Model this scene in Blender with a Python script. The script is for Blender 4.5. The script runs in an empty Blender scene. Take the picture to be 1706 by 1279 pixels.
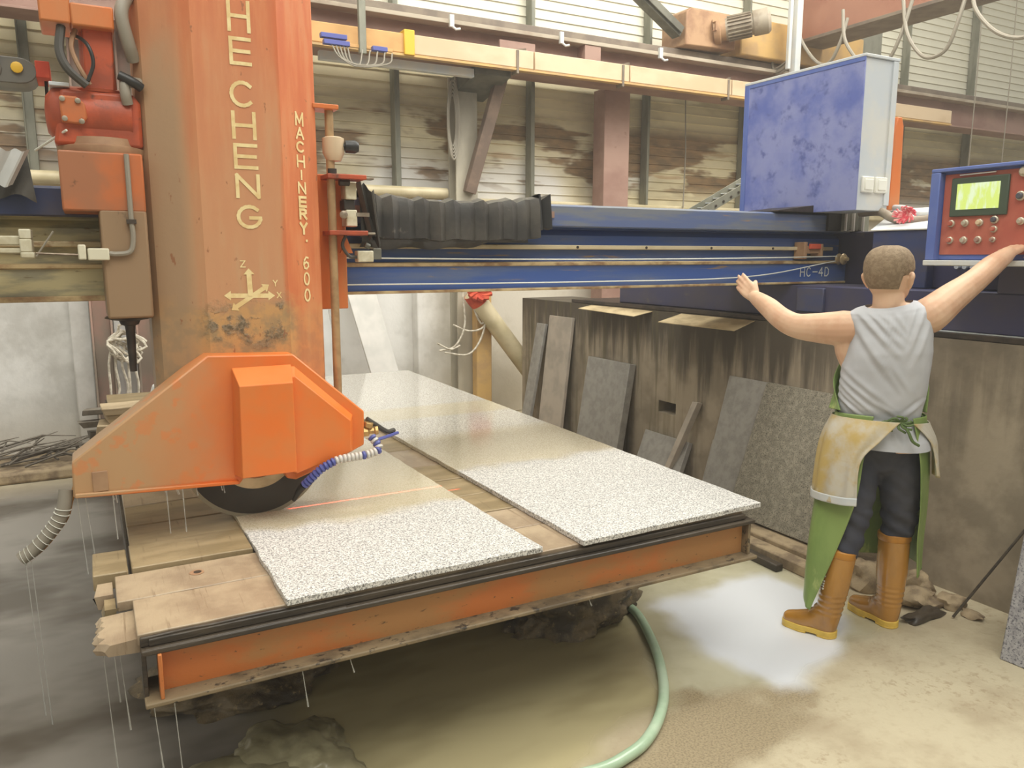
import bpy, bmesh, math, random
from mathutils import Vector, Matrix, noise

SC = bpy.context.scene
COL = SC.collection
PI = math.pi
rnd = random.Random(11)


def lin(r, g, b):
    def f(c):
        c /= 255.0
        return c / 12.92 if c <= .04045 else ((c + .055) / 1.055) ** 2.4
    return (f(r), f(g), f(b), 1.0)


# ------------------------------------------------------------ camera, world, light, exposure
cam_d = bpy.data.cameras.new('camera')
cam_d.sensor_fit = 'HORIZONTAL'
cam_d.sensor_width = 36.0
cam_d.lens = 1300.0 / 1706.0 * 36.0
cam_d.clip_end = 100
cam = bpy.data.objects.new('camera', cam_d)
COL.objects.link(cam)
cam.location = (0, 0, 1.62)
cam.rotation_euler = (math.radians(90) - math.atan(213.5 / 1300.0), 0, -math.radians(28.4))
SC.camera = cam

w = bpy.data.worlds.new('world')
SC.world = w
w.use_nodes = True
wn = w.node_tree.nodes
wl = w.node_tree.links
bg = wn['Background']
tc = wn.new('ShaderNodeTexCoord')
sp = wn.new('ShaderNodeSeparateXYZ')
rp = wn.new('ShaderNodeValToRGB')
mr = wn.new('ShaderNodeMapRange')
mr.inputs[1].default_value = -.3
mr.inputs[2].default_value = .8
wl.new(tc.outputs['Generated'], sp.inputs[0])
wl.new(sp.outputs[2], mr.inputs[0])
wl.new(mr.outputs[0], rp.inputs[0])
rp.color_ramp.elements[0].color = (.44, .42, .34, 1)
rp.color_ramp.elements[1].color = (1.0, .98, .89, 1)
wl.new(rp.outputs[0], bg.inputs[0])
bg.inputs[1].default_value = .62


def area(name, loc, target, sx, sy, power, col):
    l = bpy.data.lights.new(name, 'AREA')
    l.shape = 'RECTANGLE'
    l.size = sx
    l.size_y = sy
    l.energy = power
    l.color = col
    o = bpy.data.objects.new(name, l)
    COL.objects.link(o)
    o.location = loc
    o.rotation_euler = (Vector(target) - Vector(loc)).to_track_quat('-Z', 'Y').to_euler()
    return o


# lamps standing in for unseen roof-light strips, high above and behind the camera and over the right aisle
area('unseen_roof_light', (0.5, -.5, 6.5), (1.6, 3.4, .6), 5, 3, 230, (1, .985, .90))
area('unseen_roof_light_right', (6.6, 2.4, 6.6), (4.2, 4.0, .8), 4, 3, 360, (1, .985, .92))
area('back_wall_fill', (2.0, 3.6, 6.8), (2.4, 7.1, 1.9), 9, 1.2, 330, (1, .98, .88))  # unseen fill lamp, added to brighten the back wall
SC.view_settings.view_transform = 'Standard'
SC.view_settings.look = 'None'
SC.view_settings.gamma = 1.0
SC.view_settings.use_curve_mapping = False
SC.view_settings.exposure = 0.10


# ------------------------------------------------------------ materials
def new_mat(name):
    m = bpy.data.materials.new(name)
    m.use_nodes = True
    nt = m.node_tree
    return m, nt, nt.nodes, nt.links, nt.nodes['Principled BSDF']


def coords(nt, kind='Object', st=(1, 1, 1)):
    t = nt.nodes.new('ShaderNodeTexCoord')
    mp = nt.nodes.new('ShaderNodeMapping')
    mp.inputs['Scale'].default_value = st
    nt.links.new(t.outputs[kind], mp.inputs[0])
    return mp.outputs[0]


def world_pos(nt, st=(1, 1, 1)):
    g = nt.nodes.new('ShaderNodeNewGeometry')
    mp = nt.nodes.new('ShaderNodeMapping')
    mp.inputs['Scale'].default_value = st
    nt.links.new(g.outputs['Position'], mp.inputs[0])
    return mp.outputs[0]


def nz(nt, vec, sc, detail=6, rough=.6, dist=0):
    n = nt.nodes.new('ShaderNodeTexNoise')
    n.inputs['Scale'].default_value = sc
    n.inputs['Detail'].default_value = detail
    n.inputs['Roughness'].default_value = rough
    n.inputs['Distortion'].default_value = dist
    nt.links.new(vec, n.inputs['Vector'])
    return n.outputs[0]


def ramp(nt, fac, lo, hi, a=0.0, b=1.0):
    m = nt.nodes.new('ShaderNodeMapRange')
    m.interpolation_type = 'SMOOTHSTEP'
    nt.links.new(fac, m.inputs[0])
    m.inputs[1].default_value = lo
    m.inputs[2].default_value = hi
    m.inputs[3].default_value = a
    m.inputs[4].default_value = b
    return m.outputs[0]


def mix(nt, fac, a, b):
    m = nt.nodes.new('ShaderNodeMix')
    m.data_type = 'RGBA'
    for i, v in ((0, fac), (6, a), (7, b)):
        if isinstance(v, (int, float)):
            m.inputs[i].default_value = v
        elif isinstance(v, tuple):
            m.inputs[i].default_value = v
        else:
            nt.links.new(v, m.inputs[i])
    return m.outputs[2]


def mth(nt, op, a, b=None):
    m = nt.nodes.new('ShaderNodeMath')
    m.operation = op
    for i, v in ((0, a), (1, b)):
        if v is None:
            continue
        if isinstance(v, (int, float)):
            m.inputs[i].default_value = v
        else:
            nt.links.new(v, m.inputs[i])
    return m.outputs[0]


def xyz(nt, vec):
    s = nt.nodes.new('ShaderNodeSeparateXYZ')
    nt.links.new(vec, s.inputs[0])
    return s.outputs


def bumpit(nt, h, strength, dist, bs):
    b = nt.nodes.new('ShaderNodeBump')
    b.inputs['Strength'].default_value = strength
    b.inputs['Distance'].default_value = dist
    nt.links.new(h, b.inputs['Height'])
    nt.links.new(b.outputs[0], bs.inputs['Normal'])


def mat(name, c1, c2=None, sc=5, st=(1, 1, 1), lo=.4, hi=.62, c3=None, ssc=22, slo=.6, shi=.7, sst=None,
        rough=.6, metal=0, bump=0, bsc=60, bst=None, spec=.5, emit=None, est=1, coat=0, rough2=None, pos=True):
    m, nt, N, L, bs = new_mat(name)
    bs.inputs['Roughness'].default_value = rough
    bs.inputs['Metallic'].default_value = metal
    bs.inputs['Specular IOR Level'].default_value = spec
    if coat:
        bs.inputs['Coat Weight'].default_value = coat
        bs.inputs['Coat Roughness'].default_value = .15
    v = coords(nt, 'Object', st)
    col = lin(*c1)
    if c2:
        f = ramp(nt, nz(nt, v, sc), lo, hi)
        col = mix(nt, f, lin(*c1), lin(*c2))
        if rough2 is not None:
            L.new(ramp(nt, nz(nt, v, sc), lo, hi, rough, rough2), bs.inputs['Roughness'])
    if c3:
        v3 = coords(nt, 'Object', sst or st)
        f3 = ramp(nt, nz(nt, v3, ssc, 5, .65), slo, shi)
        col = mix(nt, f3, col, lin(*c3))
    if isinstance(col, tuple):
        bs.inputs['Base Color'].default_value = col
    else:
        L.new(col, bs.inputs['Base Color'])
    if bump:
        vb = coords(nt, 'Object', bst or st)
        bumpit(nt, nz(nt, vb, bsc, 4), bump, .01, bs)
    if emit:
        bs.inputs['Emission Color'].default_value = lin(*emit)
        bs.inputs['Emission Strength'].default_value = est
    return m


M = {}
M['orange'] = mat('orange_paint', (214, 114, 52), (202, 126, 74), 4, (1, 1, .35), c3=(150, 92, 55), ssc=14, slo=.62, shi=.72, rough=.42, bump=.05)
M['orange_motor'] = mat('orange_red_paint', (190, 84, 48), (156, 72, 46), 7, c3=(92, 58, 44), ssc=12, slo=.58, shi=.7, rough=.45, bump=.1)
M['orange_box'] = mat('orange_box_paint', (196, 108, 58), (164, 106, 72), 4, c3=(110, 74, 48), ssc=18, slo=.64, shi=.74, rough=.5)
M['orange_dusty'] = mat('orange_paint_under_grey_dust', (150, 122, 92), (164, 108, 70), 3, (1, 1, .8), lo=.5, hi=.75, c3=(120, 98, 74), ssc=16, slo=.6, shi=.72, rough=.6)
M['letter'] = mat('cream_lettering', (238, 216, 160), (226, 196, 136), 20, rough=.55)
M['blue'] = mat('blue_paint', (64, 92, 156), (92, 108, 146), 3, (.5, 1, 6), lo=.40, hi=.66, c3=(152, 128, 98), ssc=5, slo=.6, shi=.72, sst=(.6, 2, 7), rough=.45, bump=.05)
M['blue_dark'] = mat('dark_blue_paint', (56, 66, 104), (76, 74, 92), 3, (1, 1, 2), rough=.4, bump=.04)
M['blue_navy'] = mat('navy_paint', (60, 60, 92), (72, 68, 84), 2.4, c3=(92, 84, 82), ssc=9, slo=.62, shi=.75, rough=.45)
M['blue_cab'] = mat('faded_blue_cabinet_paint', (140, 146, 192), (96, 110, 178), 3.4, lo=.40, hi=.68, c3=(88, 98, 156), ssc=11, slo=.52, shi=.72, rough=.5)
M['blue_rim'] = mat('cabinet_blue_edge', (88, 108, 176), (100, 118, 178), 5, rough=.5)
M['cab_grey'] = mat('pale_grey_cabinet_paint', (200, 205, 208), (214, 212, 204), 4, rough=.45)
M['cream_steel'] = mat('cream_steel', (216, 200, 166), (196, 178, 140), 6, (.5, 1, 1), c3=(150, 118, 80), ssc=10, slo=.62, shi=.72, rough=.45, metal=.2)
M['rust_edge'] = mat('rusty_edge', (206, 182, 136), (150, 116, 80), 9, (.7, 1, 1), rough=.6)
M['grey_blue'] = mat('dusty_blue_grey_rail', (118, 122, 130), (92, 106, 146), 3.5, (.5, 1, 5), lo=.42, hi=.6, c3=(160, 126, 92), ssc=5, slo=.63, shi=.72, sst=(.8, 2, 8), rough=.5)
M['beam_left'] = mat('dirty_yellow_grey', (196, 184, 142), (150, 144, 120), 4, (1, 1, 5), c3=(120, 104, 72), ssc=10, slo=.6, shi=.7, rough=.55)
M['steel'] = mat('worn_steel', (170, 158, 140), (120, 104, 88), 8, rough=.4, metal=.55)
M['dark_steel'] = mat('dark_greasy_steel', (74, 64, 56), (52, 46, 42), 9, rough=.45, metal=.3)
M['rod'] = mat('tan_rod', (190, 158, 116), (168, 136, 98), 12, rough=.35, metal=.3)
M['black_rubber'] = mat('black_bellows_cloth', (62, 60, 58), (84, 80, 74), 5, c3=(108, 102, 94), ssc=14, slo=.64, shi=.76, rough=.38, bump=.25, bsc=16)
M['black'] = mat('black_rubber', (34, 33, 33), (48, 46, 44), 8, rough=.4)
M['wire_white'] = mat('white_wire', (226, 226, 214), rough=.5)
M['cable_grey'] = mat('grey_cable', (146, 138, 124), rough=.5)
M['cable_dark'] = mat('dark_cable', (70, 66, 60), rough=.5)
M['limit'] = mat('limit_switch_grey', (216, 210, 186), (190, 180, 150), 12, rough=.5)
M['wood'] = mat('sawn_wet_wood', (182, 162, 134), (156, 136, 112), 4, (1, 1, 1), c3=(142, 122, 98), ssc=9, slo=.56, shi=.72, sst=(7, .35, 1), rough=.26, bump=.15, bsc=30, bst=(4, 1, 1))
M['wood2'] = mat('tan_board', (164, 144, 110), (140, 122, 90), 3, (1, 4, 1), c3=(124, 106, 78), ssc=8, slo=.6, shi=.74, sst=(8, .6, 1), rough=.35, bump=.15)
M['wood_dark'] = mat('soaked_dark_wood', (74, 64, 52), (54, 47, 40), 6, (.6, 1, 6), rough=.4, bump=.3, bsc=24)
M['wood_pale'] = mat('pale_dusty_timber', (196, 176, 144), (170, 150, 120), 5, (1, 1, 5), c3=(120, 98, 74), ssc=12, slo=.64, shi=.74, rough=.7, bump=.15)
M['rail_orange'] = mat('orange_table_channel', (200, 116, 58), (178, 128, 78), 3.2, (1, 1, 2), c3=(96, 72, 48), ssc=34, slo=.62, shi=.72, rough=.5, bump=.08)
M['rail_grime'] = mat('grimy_flange', (136, 118, 90), (96, 82, 62), 8, (.7, 1, 1), c3=(60, 52, 42), ssc=30, slo=.56, shi=.64, rough=.6, bump=.2)
M['mudrock'] = mat('brown_clotted_slurry', (128, 112, 86), (76, 66, 52), 9, c3=(150, 130, 96), ssc=30, slo=.58, shi=.68, rough=.55, bump=.8, bsc=28)
M['slurry'] = mat('pale_wet_slurry', (168, 160, 128), (134, 126, 98), 6, rough=.3, bump=.3, bsc=14)
M['conductor_y'] = mat('yellow_conductor_cover', (206, 160, 100), (192, 144, 86), 3, rough=.5)
M['conductor_c'] = mat('cream_conductor_cover', (214, 190, 158), (200, 174, 140), 3, (.5, 1, 1), rough=.5)
M['primer'] = mat('red_brown_primer', (162, 130, 116), (144, 110, 98), 2.5, (.6, 1, 1), c3=(128, 92, 74), ssc=9, slo=.64, shi=.74, rough=.6)
M['primer_grey'] = mat('dusty_primer', (150, 136, 122), (176, 140, 126), 3, (1, 1, .6), rough=.6)
M['girder'] = mat('crane_girder_paint', (166, 116, 94), (154, 102, 82), 2, rough=.55)
M['flange'] = mat('dusty_flange', (176, 164, 146), (150, 134, 116), 4, (.5, 1, 1), rough=.65)
M['rail_dark'] = mat('crane_rail', (130, 116, 100), (110, 96, 84), 5, rough=.55)
M['galv'] = mat('galvanised_post', (140, 138, 124), (116, 116, 102), 5, (1, 1, .4), rough=.5, metal=.2)
M['galv_light'] = mat('pale_dusty_column', (182, 174, 156), (158, 150, 134), 3, (1, 1, .4), rough=.6)
M['brace'] = mat('dark_brown_brace', (112, 94, 82), (138, 116, 100), 4, rough=.6)
M['galv_dark'] = mat('dull_galvanised_pipe', (112, 110, 98), (90, 88, 78), 5, rough=.5, metal=.2)
M['ochre'] = mat('dusty_ochre_paint', (204, 166, 104), (184, 150, 104), 4, rough=.6)
M['gearbox'] = mat('dusty_brown_gearbox', (176, 140, 106), (150, 112, 84), 4, rough=.6)
M['motor_grey'] = mat('dusty_grey_motor', (166, 154, 136), (140, 126, 108), 6, rough=.55)
M['white_board'] = mat('white_board', (232, 228, 222), (214, 212, 206), 3, rough=.5)
M['grey_board'] = mat('grey_white_board', (208, 207, 204), (190, 190, 186), 3, rough=.5)
M['pvc'] = mat('dusty_pvc', (214, 200, 166), (190, 176, 140), 3, rough=.45)
M['red_cloth'] = mat('red_cloth', (214, 92, 62), (190, 70, 48), 12, rough=.8)
M['pink_cloth'] = mat('pink_red_ribbon', (214, 70, 84), (240, 176, 170), 40, rough=.7)
M['rope'] = mat('grey_white_rope', (214, 206, 190), (176, 166, 148), 30, rough=.85)
M['panel_red'] = mat('faded_red_panel', (176, 92, 76), (190, 112, 92), 4, rough=.45)
M['bezel'] = mat('dark_green_bezel', (70, 84, 70), rough=.4)
M['btn'] = mat('chrome_button', (206, 198, 178), rough=.3, metal=.5)
M['btn_dark'] = mat('dark_button', (84, 84, 92), rough=.4)
M['switch'] = mat('white_switch', (236, 234, 222), rough=.4)
M['skin'] = mat('skin', (216, 180, 150), (204, 162, 132), 9, rough=.5, spec=.35)
M['skin'].node_tree.nodes['Principled BSDF'].inputs['Subsurface Weight'].default_value = .12
M['skin'].node_tree.nodes['Principled BSDF'].inputs['Subsurface Radius'].default_value = (.02, .008, .004)
M['hair'] = mat('cropped_brown_grey_hair', (128, 108, 84), (146, 126, 100), 60, rough=.8, bump=.4, bsc=240)
M['shirt'] = mat('grey_white_shirt', (192, 193, 197), (180, 181, 185), 3, rough=.85, bump=.05, bsc=200)
M['pants'] = mat('navy_trousers', (52, 54, 66), (66, 66, 74), 4, rough=.8, bump=.1, bsc=40)
M['boot'] = mat('amber_rubber_boot', (176, 124, 50), (150, 104, 42), 4, (1, 1, .5), c3=(112, 84, 50), ssc=8, slo=.6, shi=.74, rough=.18, spec=.7, coat=.5)
M['sole'] = mat('yellow_sole', (226, 190, 84), (206, 168, 72), 10, rough=.4)
M['apron'] = mat('green_rubber_apron', (134, 156, 88), (114, 138, 76), 4, (1, 1, .4), c3=(168, 178, 112), ssc=8, slo=.6, shi=.72, rough=.4)
M['apron_in'] = mat('stained_cream_cover', (198, 192, 178), (190, 164, 100), 4, lo=.42, hi=.6, c3=(160, 140, 84), ssc=9, slo=.6, shi=.72, rough=.45)
M['green_tie'] = mat('green_tie', (86, 106, 58), rough=.7)
M['hose'] = mat('pale_green_hose', (166, 190, 160), (186, 204, 178), 5, rough=.25)
M['blue_bead'] = mat('blue_hose_segment', (86, 92, 158), rough=.4)
M['white_bead'] = mat('pale_hose_segment', (206, 200, 190), rough=.4)
M['brass'] = mat('brass', (196, 160, 104), rough=.35, metal=.7)
M['blade'] = mat('brown_wet_blade', (48, 41, 34), (60, 52, 42), 3, rough=.45, metal=.1)
M['blade_rim'] = mat('blade_rim', (150, 142, 122), rough=.35, metal=.4)
M['hub'] = mat('tan_wet_flange', (204, 180, 138), (168, 146, 108), 5, rough=.3, metal=.3)
M['flap'] = mat('amber_strap', (190, 130, 46), (150, 104, 44), 8, rough=.4)
M['card'] = mat('dusty_card', (196, 176, 138), (164, 144, 110), 7, rough=.75)
M['chain_grey'] = mat('grey_plastic_chain', (86, 84, 80), (104, 100, 92), 6, rough=.5)
M['yellow'] = mat('yellow_cap', (224, 178, 52), rough=.45)
M['mirror_white'] = mat('white_foam', (226, 226, 224), rough=.7)
M['twig'] = mat('grey_twigs', (126, 118, 106), (96, 88, 78), 8, rough=.85)
M['conc_chunk'] = mat('broken_concrete', (170, 150, 120), (126, 108, 86), 8, rough=.8, bump=.6, bsc=22)
M['stone_dark'] = mat('grey_stone', (158, 154, 148), (140, 136, 130), 14, c3=(152, 148, 140), ssc=120, slo=.52, shi=.62, rough=.55)
M['stone_brown'] = mat('grey_brown_stone', (182, 170, 156), (160, 150, 138), 5, c3=(168, 158, 146), ssc=110, slo=.56, shi=.66, rough=.55)
M['stone_speck'] = mat('dark_speckled_granite', (136, 130, 116), (160, 152, 136), 30, c3=(82, 78, 68), ssc=170, slo=.5, shi=.62, rough=.5)
M['stone_light'] = mat('blue_grey_speckled_granite', (172, 170, 172), (146, 144, 148), 40, c3=(96, 96, 104), ssc=130, slo=.52, shi=.6, rough=.5)


def column_mat():
    m, nt, N, L, bs = new_mat('dusty_orange_column')
    p = world_pos(nt)
    x, y, z = xyz(nt, p)[:3]
    vs = world_pos(nt, (1, 1, .12))
    streak = nz(nt, vs, 26, 4)
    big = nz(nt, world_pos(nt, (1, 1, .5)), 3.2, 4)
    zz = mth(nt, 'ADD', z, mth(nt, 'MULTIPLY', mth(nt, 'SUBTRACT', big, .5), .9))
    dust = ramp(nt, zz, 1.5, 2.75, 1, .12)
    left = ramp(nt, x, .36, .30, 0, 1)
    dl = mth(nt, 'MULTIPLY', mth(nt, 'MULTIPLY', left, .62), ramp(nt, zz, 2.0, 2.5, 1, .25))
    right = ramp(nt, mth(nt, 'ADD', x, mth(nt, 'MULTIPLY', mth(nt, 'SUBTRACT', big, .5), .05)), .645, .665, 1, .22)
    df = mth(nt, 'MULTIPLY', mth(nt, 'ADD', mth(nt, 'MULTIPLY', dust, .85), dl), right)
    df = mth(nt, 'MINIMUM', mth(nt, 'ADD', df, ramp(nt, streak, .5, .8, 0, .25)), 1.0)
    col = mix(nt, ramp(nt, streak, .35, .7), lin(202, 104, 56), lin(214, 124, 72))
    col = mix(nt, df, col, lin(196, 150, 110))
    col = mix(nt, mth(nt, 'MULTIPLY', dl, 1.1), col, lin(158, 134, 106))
    # rust and slurry crust low on the front
    n2 = nz(nt, world_pos(nt, (1, 1, 1)), 8, 8, .7)
    zz2 = mth(nt, 'ADD', z, mth(nt, 'MULTIPLY', mth(nt, 'SUBTRACT', n2, .5), .34))
    rust = mth(nt, 'MULTIPLY', ramp(nt, zz2, 1.38, 1.48, 1, 0), mth(nt, 'MULTIPLY', ramp(nt, x, .66, .72, 1, .45), ramp(nt, x, .30, .38, .35, 1)))
    col = mix(nt, mth(nt, 'MULTIPLY', rust, .85), col, mix(nt, ramp(nt, nz(nt, p, 16, 5), .4, .6), lin(196, 152, 96), lin(152, 132, 94)))
    band = mth(nt, 'MULTIPLY', rust, ramp(nt, zz2, 1.30, 1.37))
    n3 = nz(nt, p, 26, 8, .7)
    crust = mth(nt, 'MULTIPLY', mth(nt, 'MULTIPLY', band, ramp(nt, mth(nt, 'ADD', mth(nt, 'MULTIPLY', n3, .5), mth(nt, 'MULTIPLY', nz(nt, p, 9, 2), .5)), .49, .56)), mth(nt, 'MULTIPLY', ramp(nt, x, .64, .68, 1, 0), ramp(nt, x, .34, .39)))
    col = mix(nt, crust, col, mix(nt, ramp(nt, nz(nt, p, 60, 3), .4, .6), lin(96, 84, 62), lin(140, 124, 100)))
    spots = mth(nt, 'MULTIPLY', ramp(nt, nz(nt, world_pos(nt, (1, 1, .5)), 34, 3), .68, .73), .8)
    col = mix(nt, spots, col, lin(150, 96, 62))
    L.new(col, bs.inputs['Base Color'])
    bs.inputs['Roughness'].default_value = .5
    h = mth(nt, 'ADD', mth(nt, 'MULTIPLY', crust, 1.0), mth(nt, 'MULTIPLY', n3, .25))
    bumpit(nt, h, .5, .006, bs)
    return m


M['column'] = column_mat()


def guard_mat():
    m, nt, N, L, bs = new_mat('orange_guard_paint')
    p = world_pos(nt)
    x, y, z = xyz(nt, p)[:3]
    n = nz(nt, p, 5, 6)
    xx = mth(nt, 'ADD', x, mth(nt, 'MULTIPLY', mth(nt, 'SUBTRACT', n, .5), .45))
    dust = ramp(nt, xx, .06, .50, 1, 0)
    n2 = nz(nt, p, 14, 5)
    chip = ramp(nt, n2, .58, .68)
    df = mth(nt, 'MULTIPLY', dust, ramp(nt, n2, .62, .54, .6, 1))
    lowlip = ramp(nt, z, .83, .815, 0, 1)
    col = mix(nt, ramp(nt, n, .4, .6), lin(230, 118, 46), lin(222, 126, 60))
    col = mix(nt, mth(nt, 'MULTIPLY', df, mth(nt, 'SUBTRACT', 1.0, lowlip)), col, lin(190, 150, 108))
    L.new(col, bs.inputs['Base Color'])
    bs.inputs['Roughness'].default_value = .36
    bumpit(nt, n2, .06, .01, bs)
    return m


M['guard'] = guard_mat()


def granite_mat(name, edge_y, slope, wet_dir, tan=.55):
    """speckled granite; beyond a wavy line the saw water has left a wet tan silt film"""
    m, nt, N, L, bs = new_mat(name)
    p = world_pos(nt)
    x, y, z = xyz(nt, p)[:3]
    a = nz(nt, p, 130, 3, .6)
    b = nz(nt, p, 230, 2, .6)
    c = nz(nt, p, 40, 3, .6)
    col = mix(nt, ramp(nt, c, .4, .62), lin(230, 227, 221), lin(214, 211, 206))
    col = mix(nt, ramp(nt, a, .5, .6), col, lin(150, 148, 144))
    col = mix(nt, ramp(nt, b, .56, .63), col, lin(84, 82, 80))
    n = nz(nt, p, 3.2, 4, .5)
    yy = mth(nt, 'ADD', mth(nt, 'SUBTRACT', y, mth(nt, 'MULTIPLY', x, slope)), mth(nt, 'MULTIPLY', mth(nt, 'SUBTRACT', n, .5), .30))
    wet = ramp(nt, yy, edge_y, edge_y + .11)
    far = ramp(nt, y, 3.75, 3.95, 1, .25)
    n5 = nz(nt, world_pos(nt, (.6, 2.5, 1)), 2.2, 3)
    far = mth(nt, 'MAXIMUM', far, mth(nt, 'MULTIPLY', ramp(nt, y, 4.25, 4.38), ramp(nt, y, 4.78, 4.62)))  # separate tan band across the far part of the slab
    silt_and_band = mth(nt, 'MULTIPLY', mth(nt, 'MULTIPLY', wet, tan), far)
    col = mix(nt, silt_and_band, col, lin(198, 184, 148))
    L.new(col, bs.inputs['Base Color'])
    L.new(ramp(nt, wet, 0, 1, .5, .12), bs.inputs['Roughness'])
    L.new(ramp(nt, wet, 0, 1, .4, .8), bs.inputs['Specular IOR Level'])
    hb = mth(nt, 'MULTIPLY', a, ramp(nt, wet, 0, 1, .35, .0))
    bumpit(nt, hb, .4, .004, bs)
    return m


M['granite_l'] = granite_mat('granite_under_the_blade', 2.72, -.02, 1, .75)
M['granite_r'] = granite_mat('granite_right_slab', 3.10, .0, 1, .62)


def cladding_mat():
    m, nt, N, L, bs = new_mat('stained_corrugated_sheet')
    p = world_pos(nt)
    x, y, z = xyz(nt, p)[:3]
    v = world_pos(nt, (.55, 1, 1.6))
    n1 = nz(nt, v, 1.5, 5, .6)
    n2 = nz(nt, world_pos(nt, (.5, 1, 1.5)), 2.0, 4, .55, .3)
    col = mix(nt, ramp(nt, n1, .42, .6), lin(216, 204, 170), lin(190, 178, 146))
    # pale sheets replaced low down; high up, panel daylight is put into the colour
    low = ramp(nt, z, 2.75, 2.35)
    col = mix(nt, mth(nt, 'MULTIPLY', mth(nt, 'MULTIPLY', low, ramp(nt, nz(nt, world_pos(nt, (.5, 1, .6)), 1.1, 2), .42, .55)), .8), col, lin(226, 224, 222))
    up = ramp(nt, z, 3.45, 3.6)
    col = mix(nt, mth(nt, 'MULTIPLY', up, .9), col, lin(226, 222, 204))
    # rust
    band = mth(nt, 'MULTIPLY', ramp(nt, z, 2.2, 2.42), ramp(nt, z, 3.08, 2.88))
    xr = ramp(nt, x, 4.0, 6.0, 0, .07)
    n2 = mth(nt, 'ADD', n2, mth(nt, 'MULTIPLY', mth(nt, 'SUBTRACT', nz(nt, world_pos(nt, (.35, 1, 9)), 2.0, 2), .5), .22))
    r = mth(nt, 'MULTIPLY', ramp(nt, mth(nt, 'ADD', n2, xr), .465, .54), band)
    col = mix(nt, mth(nt, 'MULTIPLY', r, .9), col, mix(nt, ramp(nt, nz(nt, v, 9, 4), .35, .65), lin(104, 78, 46), lin(140, 106, 66)))
    r2 = mth(nt, 'MULTIPLY', ramp(nt, nz(nt, world_pos(nt, (.6, 1, 6)), 1.7, 4), .58, .68), band)
    col = mix(nt, mth(nt, 'MULTIPLY', r2, .6), col, lin(170, 134, 92))
    L.new(col, bs.inputs['Base Color'])
    bs.inputs['Roughness'].default_value = .5
    return m


M['clad'] = cladding_mat()


def plaster_mat():
    m, nt, N, L, bs = new_mat('whitewashed_stained_masonry')
    p = world_pos(nt)
    x, y, z = xyz(nt, p)[:3]
    n1 = nz(nt, p, 1.6, 7, .65)
    col = mix(nt, ramp(nt, n1, .42, .66), lin(228, 226, 222), lin(196, 193, 187))
    low = ramp(nt, mth(nt, 'ADD', z, mth(nt, 'MULTIPLY', n1, .8)), 1.1, .5)
    col = mix(nt, mth(nt, 'MULTIPLY', low, .5), col, lin(164, 152, 128))
    xr = ramp(nt, x, 2.6, 3.3)
    col = mix(nt, mth(nt, 'MULTIPLY', xr, .45), col, lin(190, 172, 134))
    L.new(col, bs.inputs['Base Color'])
    bs.inputs['Roughness'].default_value = .75
    bumpit(nt, nz(nt, p, 30, 4), .2, .01, bs)
    return m


M['plaster'] = plaster_mat()


def concrete_mat():
    m, nt, N, L, bs = new_mat('stained_rail_wall_concrete')
    p = world_pos(nt)
    x, y, z = xyz(nt, p)[:3]
    s = nz(nt, world_pos(nt, (1, 3.2, .28)), 2.2, 6, .65)
    t = nz(nt, p, 3.5, 6, .6)
    s2 = nz(nt, world_pos(nt, (1, 4, .22)), 4, 4, .6)
    col = mix(nt, ramp(nt, t, .4, .62), lin(164, 150, 130), lin(138, 126, 108))
    zz = mth(nt, 'ADD', z, mth(nt, 'MULTIPLY', mth(nt, 'SUBTRACT', s, .5), 1.3))
    zz = mth(nt, 'ADD', zz, mth(nt, 'MULTIPLY', mth(nt, 'SUBTRACT', s2, .5), .7))
    drip = ramp(nt, zz, .74, 1.12)
    col = mix(nt, mth(nt, 'MULTIPLY', mth(nt, 'MULTIPLY', drip, .9), ramp(nt, y, 2.5, 3.3, .45, 1)), col, lin(72, 64, 54))
    moss = mth(nt, 'MULTIPLY', ramp(nt, s2, .52, .62), ramp(nt, y, 3.6, 4.6))
    col = mix(nt, mth(nt, 'MULTIPLY', moss, .5), col, lin(104, 96, 68))
    L.new(col, bs.inputs['Base Color'])
    bs.inputs['Roughness'].default_value = .7
    bumpit(nt, t, .35, .02, bs)
    return m


M['concrete'] = concrete_mat()


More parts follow.
